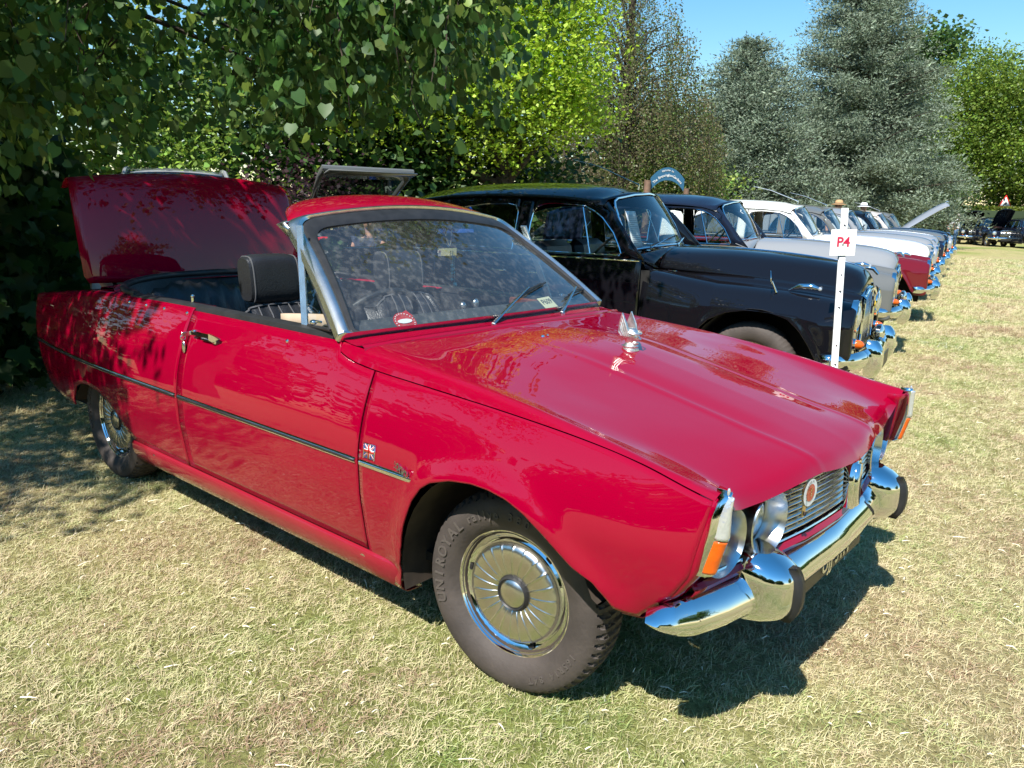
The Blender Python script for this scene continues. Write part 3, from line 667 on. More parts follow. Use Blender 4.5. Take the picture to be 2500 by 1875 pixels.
tag(m.build('beaded_charm', simple('teal_bead', (.15, .45, .42), .2, coat=1), None), 'beaded teal charm dangling from the interior mirror of the red convertible', 'charm')
# mascot: helmeted winged head on the bonnet centre
mx0 = np.array([-.05, 0, .936]); m = MB()
m.lathe([(.0005, .006), (.026, .006), (.030, .003), (.031, -.003)], 24, mx0, (0, 0, 1))
m.lathe([(.026, .004), (.029, .012), (.022, .018), (.018, .024), (.022, .032), (.026, .044), (.027, .055), (.022, .068), (.012, .075), (.0005, .076)], 20, mx0, (0, 0, 1))
m.sphere(mx0 + [.016, 0, .044], (.014, .016, .019)).poly([mx0 + np.array([.028, -.005, .052]), mx0 + np.array([.040, -.005, .038]), mx0 + np.array([.026, -.005, .034])], (0, .010, 0))
m.lathe([(.027, .058), (.031, .062), (.028, .067)], 20, mx0, (.15, 0, 1)).sphere(mx0 + [.014, 0, .024], (.016, .013, .009))
for s in (-1, 1):
    w = [(.010, .046), (.006, .066), (-.004, .092), (-.016, .116), (-.022, .128), (-.027, .112), (-.030, .104), (-.033, .094), (-.034, .084), (-.035, .074), (-.033, .062), (-.024, .050), (-.008, .042)]
    m.poly([mx0 + np.array([x_, s * (.020 + .10 * (z_ - .045) * .6), z_]) for x_, z_ in w], (0, s * .008, 0))
    for k in range(5): m.tube([mx0 + [.006 - .007 * k, s * .027, .048], mx0 + [-.004 - .007 * k, s * (.031), .085 - .006 * k], mx0 + [-.020 - .003 * k, s * .031, .122 - .013 * k]], [.0045, .004, .0015], 6)
m.build('bonnet_mascot', simple('pewter', (.75, .73, .69), .42, 1.0, noise=.3, nscale=60), P6)

# ---- front end: grille, lamps, valance
M_SLATB = simple('grille_back', (.012, .013, .014), .6)
fx = lambda y: float(np.interp(abs(y), [0, .12, .24, .36, .48, .60, .75], [.705, .700, .690, .672, .652, .635, .612]))
MB().grid([[(fx(y) - .075, y, .53), (fx(y) - .065, y, .73), (fx(y) - .12, y, .77)] for y in np.linspace(-.73, .73, 25)]).build('grille_backing', M_SLATB, P6)
gr = MB().tube([(fx(y) + .002, y, .557) for y in np.linspace(-.70, .70, 41)], .0045, 6).build('grille', M_CHROME, P6)
for k in range(8):
    z = .573 + .0185 * k
    rc = lambda y: .050 * (abs(y) > .352)
    MB().grid([[(fx(y) - .016 - rc(y), y, z - .002), (fx(y) + .002 - rc(y), y, z), (fx(y) + .002 - rc(y), y, z + .0035), (fx(y) - .016 - rc(y), y, z + .005)] for y in sorted(list(np.linspace(-.70, .70, 41)) + [-.353, -.351, .351, .353])]).build('slat', M_ALU, gr, smooth=False)
vb = MB()
for y in np.arange(-.32, .33, .055): vb.box((fx(y) - .008, y, .635), (.006, .003, .14))
vb.build('grille_bars', M_ALU, gr)
# centre shield badge
c = fx(0); 
MB().poly([(c + .012, -.034, .712), (c + .012, .034, .712), (c + .014, .030, .640), (c + .018, .024, .572), (c + .018, -.024, .572), (c + .014, -.030, .640)], (.028, 0, 0)).poly([(c + .030, -.020, .705), (c + .030, .020, .705), (c + .036, .014, .580), (c + .036, -.014, .580)], (.018, 0, 0)).build('centre_badge', M_CHROME, P6, smooth=False)
# club badge
bc = np.array([fx(.30) + .030, -.30, .690])
cb = MB().lathe([(.0005, 0), (.036, 0), (.040, .003), (.040, .006)], 32, bc, (1, -.1, 0)).box(bc + [-.002, -.012, -.050], (.004, .022, .035), bev=.001).build('club_badge', M_GOLD, P6)
MB().lathe([(.0005, .007), (.038, .007)], 32, bc, (1, -.1, 0)).build('badge_rim', M_CARD, cb); MB().lathe([(.0005, .008), (.024, .008)], 28, bc, (1, -.1, 0)).build('badge_centre', M_REDB, cb)
lt = MB()
for i, chh in enumerate('THE ROVER REGISTER'):
    if chh == ' ': continue
    a = rad(205 - i * 13.5); p = bc + np.array([.0085, .031 * math.cos(a), .031 * math.sin(a)])
    textmesh('t', chh, .0085, None, M=frameM(p, (-.1, math.cos(a - math.pi / 2), math.sin(a - math.pi / 2)), (0, math.cos(a), math.sin(a))), ext=.0003, join=lt)
lt.build('badge_lettering', M_INK, cb); l2 = MB()
for tx, dy, dz in (('RR', .0, .008), ('19', 0, -.006)): textmesh('t', tx, .013, None, M=frameM(bc + [.0095, dy, dz], (-.1, 1, 0), (0, 0, 1)), ext=.0003, join=l2)
l2.build('badge_monogram', M_GOLD, cb)
MB().lathe([(.0005, .004), (.006, .004), (.006, 0)], 10, bc + np.array([.001, -.012, -.058]), (1, 0, 0)).build('badge_bolt', M_ARCH, cb)
# headlamps
for s in (-1, 1):
    for y, r in ((.445, .088), (.635, .088)):
        o = np.array([fx(y) - .030, s * y, .635]); ax = (1, s * .10, 0)
        h = MB().lathe([(r - .020, -.02), (r - .014, .012), (r - .004, .042), (r, .050), (r + .002, .046), (r - .002, .03), (r - .006, .0)], 40, o, ax).build('headlight', M_ALU, P6)
        MB().lathe([(.0005, .012), (.03, .010), (.052, .002), (.062, -.006)], 32, o, ax).build('lens', M_CLEAR, h)
        MB().lathe([(.062, -.008), (r - .019, -.012)], 32, o, ax).build('lamp_gap_shade', M_DARK, h)  # black ring that paints the shade in the gap around the lens
    # side lamp on the wing corner
    A = lambda q, z, d=0.0: np.array([np.interp(z, [.595, .70, .80], [.664, .690, .686]) - .046 * q ** 1.6 + d * .9, s * (.738 + .056 * q + d * .35), z])
    prof = [(.597, .66), (.62, .67), (.70, .64), (.745, .54), (.775, .38), (.795, .19), (.803, .07)]
    def shell(z0, z1, din, shr, n=16):
        G = []
        for z in np.linspace(z0, z1, n):
            w_ = np.interp(z, [p[0] for p in prof], [p[1] for p in prof]); w_ = max(.03, w_ - shr * 2)
            G.append([A(q * (w_ + (.05 if shr else 0)) + shr * .3, z, din * math.sin(math.pi * min(max(q, .0), 1)) ** .5) for q in np.linspace(0, 1, 9)])
        return G
    G = shell(.597, .803, .010, 0); 
    base = MB().grid([[p + np.array([-.03, 0, 0]) for p in (r[0],)] + list(r) + [r[-1] + np.array([-.012, s * .001, 0])] for r in G]).build('side_lamp', M_CHROME, P6, solid=.003)
    MB().grid(shell(.606, .690, .018, .055)).build('amber_lens', M_AMBER, base, solid=.003)
    MB().grid(shell(.694, .794, .019, .055)).build('clear_lens', M_CLEAR, base, solid=.003)
    MB().sphere(A(.12, .803, .004), (.004, .005, .010), 10, 8).build('lamp_tell_tale', M_CLEAR, base)
    # nose corner filling between wing end and bonnet
    G = []
    for z in np.linspace(.455, .785, 16):
        xe = float(front_end(z)); ye = float(sideY(xe, z)); G.append([(xe, s * ye, z), (xe + .010, s * (ye - .012), z), (xe + .016, s * (ye - .035), z), (xe + .008, s * (ye - .075), z), (xe - .03, s * (ye - .09), z)])
    MB().grid(G).build('wing_front_return', M_RED, P6, solid=.003)
G = []
for y in np.linspace(-.745, .745, 31):
    f = fx(y); e = (abs(y) / .745) ** 4 * .02
    G.append([(f - .05, y, .553), (f + .006, y, .549), (f + .014, y, .538), (f + .008, y, .525), (f - .018, y, .512), (f - .030 - e, y, .49), (f - .055 - e, y, .45), (f - .10 - e, y, .42), (f - .16 - e, y, .41)])
MB().grid(G).build('front_valance', M_RED, P6, solid=.004)
# ---- bumper with overriders and plate
def bx(y): a = abs(y); return float(np.interp(a, [0, .30, .50, .65, .74, .80, .835, .845], [.735, .722, .700, .668, .640, .610, .580, .558]))
ya = np.concatenate([np.linspace(-.845, -.74, 16), np.linspace(-.70, .70, 29), np.linspace(.74, .845, 16)]); G = []
for y in ya:
    x = bx(y); e = np.clip((abs(y) - .70) / .145, 0, 1); zc = .468 + .012 * e ** 2; h = .046 * math.sqrt(1 - .985 * e ** 2.6); d = (.04 + .02 * e)
    ny = np.sign(y) * e; nx = 1 - .6 * e
    P = [(-.080 + .03 * e, h * .90), (-.034, h * 1.0), (-.022, h * .86), (-.006, h * .45), (.006, -h * .05), (.009, -h * .38), (.004, -h * .74), (-.012, -h), (-.035, -h * .95)]
    G.append([(x + p * nx, y + p * ny * .8, zc + q) for p, q in P])
m = MB().grid(G); m.F.append(tuple(range(9))); m.F.append(tuple(range((len(ya) - 1) * 9, len(ya) * 9)))
BUM = m.build('front_bumper', M_CHROME, P6, solid=.003)
for s in (-1, 1):
    G = []
    for t in np.linspace(0, 1, 17):
        a = (t - .5) * 2; z = .478 + a * .094; w_ = .080 * (1 - .30 * abs(a) ** 5); xx = bx(.47) - .03 + .095 * (1 - .75 * abs(a) ** 3.5)
        G.append([(bx(.47) - .07, s * .47 - w_ * 1.02, z), (xx - .062, s * .47 - w_, z), (xx - .030, s * .47 - w_ * .80, z), (xx - .006, s * .47 - w_ * .50, z), (xx + .002, s * .47 - w_ * .30, z), (xx + .002, s * .47 + w_ * .30, z), (xx - .006, s * .47 + w_ * .50, z), (xx - .030, s * .47 + w_ * .80, z), (xx - .062, s * .47 + w_, z), (bx(.47) - .07, s * .47 + w_ * 1.02, z)])
    m = MB().grid(G); m.F.append(tuple(range(10))); m.F.append(tuple(range(16 * 10, 17 * 10))); ov = m.build('overrider', M_CHROME, BUM)
    G = []
    for t in np.linspace(0, 1, 9):
        a = (t - .5) * 2; z = .474 + a * .072; xx = bx(.47) - .03 + .095 * (1 - .22 * abs(a) ** 2.5); G.append([(xx - .03, s * .47 - .018, z), (xx + .017, s * .47 - .015, z), (xx + .017, s * .47 + .015, z), (xx - .03, s * .47 + .018, z)])
    m = MB().grid(G); m.F.append((0, 1, 2, 3)); m.F.append((32, 33, 34, 35)); m.build('rubber_pad', M_RUBBER, BUM, smooth=False)
    MB().box((.60, s * .47, .47), (.16, .03, .04)).build('bumper_bracket', M_DARK, P6)
pl = MB().box((.704, 0.02, .402), (.006, .50, .088), bev=.002).build('number_plate', M_INK, P6)
textmesh('plate_lettering', 'UJJ 31H', .074, M_ALU, pl, frameM((.7085, .02, .398), (0, 1, 0), (0, 0, 1)), .003, font='B')
# wheels
def wheel(cx, cy, cz, s, steer=0.0, camb=0.0):
    """s: -1 right side. local: wheel axle along +y outward for s"""
    w_ = MB().lathe([(.05, .02), (.172, .02), (.182, .045), (.190, .048)], 48, (0, 0, 0), (0, 1, 0)).build('wheel', M_ARCH, P6)
    n = 576; rows = [(.186, .050), (.194, .058), (.205, .070), (.228, .083), (.256, .088), (.280, .082), (.292, .074), (.2965, .068), (.3015, .060), (.3065, .053), (.3095, .043), (.3115, .032), (.3125, .020), (.313, .007), (.313, -.007), (.3125, -.020), (.3115, -.032), (.3095, -.043), (.3065, -.053), (.3015, -.060), (.2965, -.068), (.28, -.078), (.25, -.085), (.20, -.07), (.19, -.05)]
    ang = np.arange(n) * 2 * np.pi / n; G = np.zeros((len(rows), n, 3))
    for i, (r, h) in enumerate(rows):
        rr = np.full(n, r)
        if 7 <= i <= 19:
            ph = (ang * 60 / (2 * np.pi) + .35 * abs(((i * .9) % 2) - 1)) % 1; rr = rr - np.where(ph < .30, .011 if i in (7, 8, 9, 17, 18, 19) else .009, 0)
            if i in (12, 14): rr = rr - .004 * (np.sin(ang * 120) > 0)
        if i == 4: rr = rr; h = h
        G[i, :, 0] = rr * np.cos(ang); G[i, :, 1] = h; G[i, :, 2] = rr * np.sin(ang)
    MB().grid(G, close_v=True).build('tyre', M_TYRE, w_)
    tl = MB()
    for word, a0, sz, dA in (('UNIROYAL', 197, .046, 8.8), ('rallye', 124, .036, 4.8), ('380', 88, .034, 6.5), ('165R14 84T', -25, .027, 4.8)):
        for i, chh in enumerate(word):
            if chh == ' ': continue
            a = rad(a0 - i * dA); rr = .250; c_, s_ = math.cos(a), math.sin(a)
            textmesh('t', chh, sz, None, M=frameM((-rr * c_, .0868, rr * s_), (-s_, 0, -c_), (-c_, 0, s_)), ext=.0028, font='B', join=tl)
    tl.build('tyre_lettering', M_TYREL, w_)
    # hubcap
    nn = 22 * 24; th = np.arange(nn) * 2 * np.pi / nn; prof = [(.052, .052), (.060, .056), (.075, .060), (.095, .063), (.115, .064), (.132, .063), (.146, .059), (.154, .051), (.158, .040), (.160, .034)]
    G = np.zeros((len(prof), nn, 3)); ridge = np.exp(-(((th * 22 / (2 * np.pi)) % 1 - .5) / .085) ** 2)
    for i, (r, h) in enumerate(prof):
        hh = h + (.0022 if 1 <= i <= 6 else 0) * ridge; G[i, :, 0] = r * np.cos(th); G[i, :, 1] = hh; G[i, :, 2] = r * np.sin(th)
    hc = MB().grid(G, close_v=True).lathe([(.0005, .069), (.02, .068), (.036, .064), (.044, .058)], 40, (0, 0, 0), (0, 1, 0)).build('hubcap', M_STEEL, w_)
    MB().lathe([(.044, .059), (.048, .063), (.052, .058), (.053, .050)], 40, (0, 0, 0), (0, 1, 0)).build('hub_ring', M_RUBBER, w_)
    MB().lathe([(.159, .036), (.166, .030), (.176, .034), (.186, .048), (.192, .058), (.200, .060), (.2035, .054), (.201, .046)], 72, (0, 0, 0), (0, 1, 0)).build('rim_trim', M_CHROME, w_)
    hl_ = MB()
    for a in (10, 130, 250): hl_.box((.170 * math.cos(rad(a)), .0355, .170 * math.sin(rad(a))), (.012, .004, .022), bev=.002, R=Matrix.Rotation(-rad(a), 3, 'Y'))
    hl_.build('trim_slots', M_DARK, w_)
    MB().lathe([(.2035, .052), (.207, .060), (.2075, .066)], 72, (0, 0, 0), (0, 1, 0)).build('bead_ring', M_RUBBER, w_)
    for b in range(3): pass
    w_.location = (cx, cy, cz)
    w_.rotation_euler = (rad(camb), 0, (math.pi if s < 0 else 0) + rad(steer))
    return w_
wheel(.03, -.652, .303, -1, 6); W2 = wheel(-2.628, -.662, .303, -1)
for src, loc, rz in ((W2, (.03, .652, .303), rad(6)), (W2, (-2.628, .662, .303), 0)):
    c_ = src.copy(); COL.objects.link(c_); c_.location = loc; c_.rotation_euler = (0, 0, rz)
    for ch in kids(src): d_ = ch.copy(); COL.objects.link(d_); d_.parent = c_
# badges on front wing
def sideframe(x, z, off=.004):
    e = .03; y = -float(sideY(x, z)) - off
    xd = Vector((2 * e, -float(sideY(x + e, z)) + float(sideY(x - e, z)), 0)); zd = Vector((0, -float(sideY(x, z + e)) + float(sideY(x, z - e)), 2 * e)); return frameM((x, y, z), xd, zd)
fb = MB().box((0, 0, 0), (.052, .047, .004), bev=.001).build('flag_badge', M_BLUEB, P6); fb.matrix_local = sideframe(-.445, .660)
wht = MB(); rd = MB()
for sg in (-1, 1):
    a = math.atan2(.041 * sg, .046); wht.box((0, 0, .0024), (.058, .0055, .0008), R=Matrix.Rotation(a, 3, 'Z')); rd.box((0, .0, .0030), (.060, .0028, .0006), R=Matrix.Rotation(a, 3, 'Z'))
wht.box((0, 0, .0033), (.048, .012, .0006)).box((0, 0, .0033), (.0125, .043, .0006)); rd.box((0, 0, .0038), (.048, .0085, .0006)).box((0, 0, .0038), (.009, .043, .0006))
wht.build('white_bars', M_CARD, fb, smooth=False); rd.build('red_bars', M_REDB, fb, smooth=False)
MB().box((0, .0235, 0), (.054, .002, .007)).box((.026, 0, 0), (.002, .049, .007)).box((-.026, 0, 0), (.002, .049, .007)).build('badge_frame', M_CHROME, fb, smooth=False)
nb = textmesh('model_badge', '2000', .040, M_CHROME, P6, None, .003, font='B'); nb.matrix_local = sideframe(-.30, .640, .006) @ Matrix.Diagonal((1.15, .72, 1, 1)) @ Matrix(((1, .3, 0, 0), (0, 1, 0, 0), (0, 0, 1, 0), (0, 0, 0, 1)))

# ---- boot lid raised, rear deck, tail
G = []
lc = [( -2.985, .962, .640), (-2.99, 1.00, .662), (-3.01, 1.15, .668), (-3.04, 1.30, .668), (-3.07, 1.42, .665), (-3.095, 1.475, .655), (-3.125, 1.500, .648), (-3.17, 1.502, .64), (-3.22, 1.485, .635), (-3.27, 1.455, .63)]
for x, z, hw in lc:
    row = []
    for t in np.linspace(-1, 1, 33):
        cz = .045 * (1 - t * t) if z > 1.3 else .045 * (1 - t * t) * max(0, (z - 1.0) / .3)
        row.append((x + .035 * (1 - t * t) - .02 * t ** 8, t * hw, z + cz * np.clip((z - 1.1) / .35, 0, 1)))
    G.append(row)
LID = MB().grid(G).build('boot_lid', M_RED, P6, solid=.012)
for s in (-1, 1): MB().tube([(-3.0, s * .50, .90), (-3.06, s * .50, 1.0), (-3.08, s * .50, 1.1)], .012, 8).build('boot_hinge', M_DARK, P6)
# rear deck around boot opening and tail panel
for s in (-1, 1):
    G = [[(x, s * y_, float(crest_z(x)) + dz) for y_, dz in ((float(crest_y(x)) - .10, .010), (.60, .012), (.585, .0))] for x in np.linspace(-2.55, -3.60, 20)]
    MB().grid(G).build('rear_deck_side', M_RED, P6, solid=.003)
G = [[(x + .10 * (abs(t) ** 3), t * .63, .962 + .018 * (1 - t * t) - dz) for x, dz in ((-2.82, 0), (-2.92, .004), (-2.985, .012), (-3.0, .03))] for t in np.linspace(-1, 1, 25)]
MB().grid(G).build('rear_deck', M_RED, P6, solid=.004)
G = [[(float(rear_end(z)) - .03 * (1 - t * t), t * (float(sideY(float(rear_end(z)), z)) - .002), z) for z in np.linspace(.36, .855, 12)] for t in np.linspace(-1, 1, 17)]
MB().grid(G).build('tail_panel', M_RED, P6, solid=.004)
MB().box((-3.3, 0, .66), (.56, 1.18, .02)).build('boot_floor', M_DARK, P6)
G = [[(-3.44 - .09 * (1 - t * t) - dx, t * .735, .47 + dz) for dx, dz in ((0, .04), (.03, .035), (.04, 0), (.03, -.035), (0, -.04))] for t in np.linspace(-1, 1, 21)]
MB().grid(G).build('rear_bumper', M_CHROME, P6, solid=.003)
# ---- cockpit
G = []
rim = [(-2.28, .712, .975), (-2.42, .700, .978), (-2.58, .64, .985), (-2.72, .50, .995), (-2.82, .28, 1.003), (-2.85, 0, 1.006)]
rp = np.array(rim); k_ = np.linspace(0, 1, 24); f_ = pch(np.linspace(0, 1, len(rp)), rp); half = f_(k_); full = np.concatenate([half * [1, -1, 1], half[::-1][1:]])
MB().tube(full, .017, 10).build('cockpit_rim', M_RUBBER, P6)
ce = np.array([-2.2, 0, 0])
MB().grid([[p, p * [1, .985, 1] + [.02, 0, -.04], [p[0] * .0 + max(p[0] + .10, -2.62), p[1] * .95, .80], [max(p[0] + .12, -2.60), p[1] * .93, .55]] for p in full]).build('rear_side_trim', M_LEATHER, P6)
MB().grid([[p + [.0, 0, -.004], [p[0] - .06, p[1] * 1.03, p[2] - .012], [min(p[0] - .12, -2.5), p[1] * 1.05 if abs(p[1]) < .6 else p[1], .965]] for p in full]).build('hood_surround', M_RED, P6, solid=.003)
MB().box((-1.45, 0, .30), (2.6, 1.40, .03)).build('floor_pan', M_DARK, P6)
for s in (-1, 1):
    MB().box((-1.25, s * .69, .64), (1.0, .04, .62), bev=.01).build('door_card', M_LEATHER, P6)
MB().box((-.75, 0, .62), (.03, 1.34, .60)).build('bulkhead', M_DARK, P6)
# rear bench with flutes
for s in (-1, 1):
    G = []
    for q in np.linspace(0, 1, 16):
        row = []
        for t in np.linspace(-1, 1, 57):
            y = s * .335 + t * .30; fl = .010 * abs(math.sin((t + 1) * math.pi * 3.5)) if abs(t) < .80 else 0
            top = 1.005 - .10 * abs(t) ** 3.5; z = .50 + (top - .50) * q ** .9
            bulge = .055 * math.sin(min(1, q * 1.03) * math.pi) ** .5 * (1 - abs(t) ** 6)
            row.append((-2.40 - .06 * q + bulge + fl, y, z - (.012 * (1 - math.cos(fl * 200)) if q > .9 else 0)))
        G.append(row)
    MB().grid(G).build('rear_seat_back', M_LEATHER, P6, solid=.01)
MB().box((-2.15, 0, .46), (.48, 1.22, .16), bev=.05).build('rear_seat_cushion', M_LEATHER, P6)
for s in (-1, 1):
    y0 = s * .375; G = []
    for q in np.linspace(0, 1, 14):
        row = []
        for t in np.linspace(-1, 1, 41):
            hw = .255 - .055 * q ** 3; top = .965 - .055 * abs(t) ** 4; z = .45 + (top - .45) * q
            fl = .010 * abs(math.sin((t + 1) * math.pi * 3)) if abs(t) < .72 else .018
            row.append((-1.46 - .20 * q + .05 * math.sin(q * math.pi) ** .5 + fl, y0 + t * hw, z))
        G.append(row)
    bk = [[(p[0] - .10 * math.sin(math.pi * (.5 + .5 * min(1, 1.02 - abs(t_) ** 6))) ** 1 * 1.0, p[1], p[2] - .012) for p, t_ in zip(row, np.linspace(-1, 1, 41))] for row in G[::-1]]
    seat = MB().grid(G + bk).build('front_seat', M_LEATHER, P6)
    top = G[-1]; MB().tube([np.array(p) + [.004, 0, .002] for p in top], .005, 6).build('seat_piping', M_PIPING, seat)
    pg = MB()
    for kk in range(1, 6):
        idx = int(round((-.72 + kk * .24 + 1) / 2 * 40)); pg.tube([np.array(G[i][idx]) + [.006, 0, 0] for i in range(5, 14)], .003, 5)
    pg.build('flute_piping', M_PIPING, seat)
    MB().box((-1.20, y0, .42), (.46, .50, .15), bev=.05).build('seat_cushion', M_LEATHER, seat)
    # headrest: padded block
    G = []
    for t in np.linspace(-1, 1, 17):
        hw = .120 + .010 * (1 - t * t); ring = []
        for a in np.linspace(0, 2 * np.pi, 28, endpoint=False):
            ca, sa = math.cos(a), math.sin(a); e = .55
            px_ = np.sign(ca) * abs(ca) ** e * .060; pz_ = np.sign(sa) * abs(sa) ** .62 * .108
            k = 1 - .16 * abs(t) ** 5; ring.append((-1.70 + px_ * k + .010 * pz_ / .1 * -1, y0 + t * .127 , 1.075 + pz_ * k))
        G.append(ring)
    m = MB().grid(G, close_v=True); m.F.append(tuple(range(28))); m.F.append(tuple(range(16 * 28, 17 * 28))); hr = m.build('headrest', M_LEATHER, seat)
    for e in (1, 15): MB().tube(G[e] + [G[e][0]], .0035, 6, cap=False).build('headrest_piping', M_PIPING, seat)
    for dd in (-.05, .05): MB().tube([(-1.69, y0 + dd, .98), (-1.68, y0 + dd, .90)], .008, 8).build('headrest_post', M_CHROME, seat)
MB().box((-1.30, 0, .44), (.70, .13, .14), bev=.03).build('centre_console', M_VINYL, P6)
# cream strap on the driver's seat, belt
G = [[(-.98 - .40 * q, -.53 + .02 * math.sin(q * 3), 1.0 - .035 * q + dz) for dz in (0, -.03, -.05 - .03 * (1 - q))] for q in np.linspace(0, 1, 10)]
MB().grid(G).build('cream_seat_cover', M_CREAM, P6, solid=.02)
# dashboard
G = []
for t in np.linspace(-1, 1, 25):
    b = gbase(t * .66)
    G.append([(b[0] - .01, t * .66, .975), (b[0] - .08, t * .67, .978), (-.80, t * .67, .985), (-.90, t * .67, .985), (-.935, t * .67, .965), (-.94, t * .67, .91), (-.92, t * .67, .89)])
MB().grid(G).build('dashboard', M_VINYL, P6, solid=.006)
MB().box((-.945, .15, .935), (.008, .95, .045), bev=.003).build('wood_fascia', M_WOOD, P6)
MB().box((-1.22, .655, .955), (.62, .03, .035), bev=.006).build('wood_door_cap', M_WOOD, P6)
m = MB(); a_ = np.linspace(0, 2 * np.pi, 49); cst = np.array([-1.02, -.36, .925]); nrm_ = np.array([-.80, 0, .60]); e1 = np.array([0, 1., 0]); e2 = np.cross(nrm_, e1)
m.tube([cst + .205 * (math.cos(a) * e1 + math.sin(a) * e2) for a in a_], .0115, 10, cap=False)
for a in (-.3, math.pi + .3, -math.pi / 2): m.tube([cst + .20 * (math.cos(a) * e1 - math.sin(a) * e2), cst - nrm_ * .03], [.010, .016], 8, flat=.5)
m.tube([cst - nrm_ * .02, cst - nrm_ * .25], .025, 12).lathe([(.0005, .0), (.04, -.01), (.05, -.03)], 20, cst, nrm_)
m.build('steering_wheel', M_RUBBER, P6)
MB().sphere((-.93, .06, .998), .016, 12, 8).sphere((-.93, .14, 1.0), (.014, .018, .022), 12, 8).build('dash_vents', M_ALU, P6)
MB().box((-2.05, 0, .30), (3.2, 1.3, .06)).box((.1, 0, .45), (.5, .80, .25)).build('underbody', M_DARK, P6)
MB().tube([(-1.78, -.70, .985), (-1.78, -.70, 1.005)], .006, 8).sphere((-1.78, -.70, 1.01), .009, 10, 6).build('door_lock_button', M_CHROME, P6)
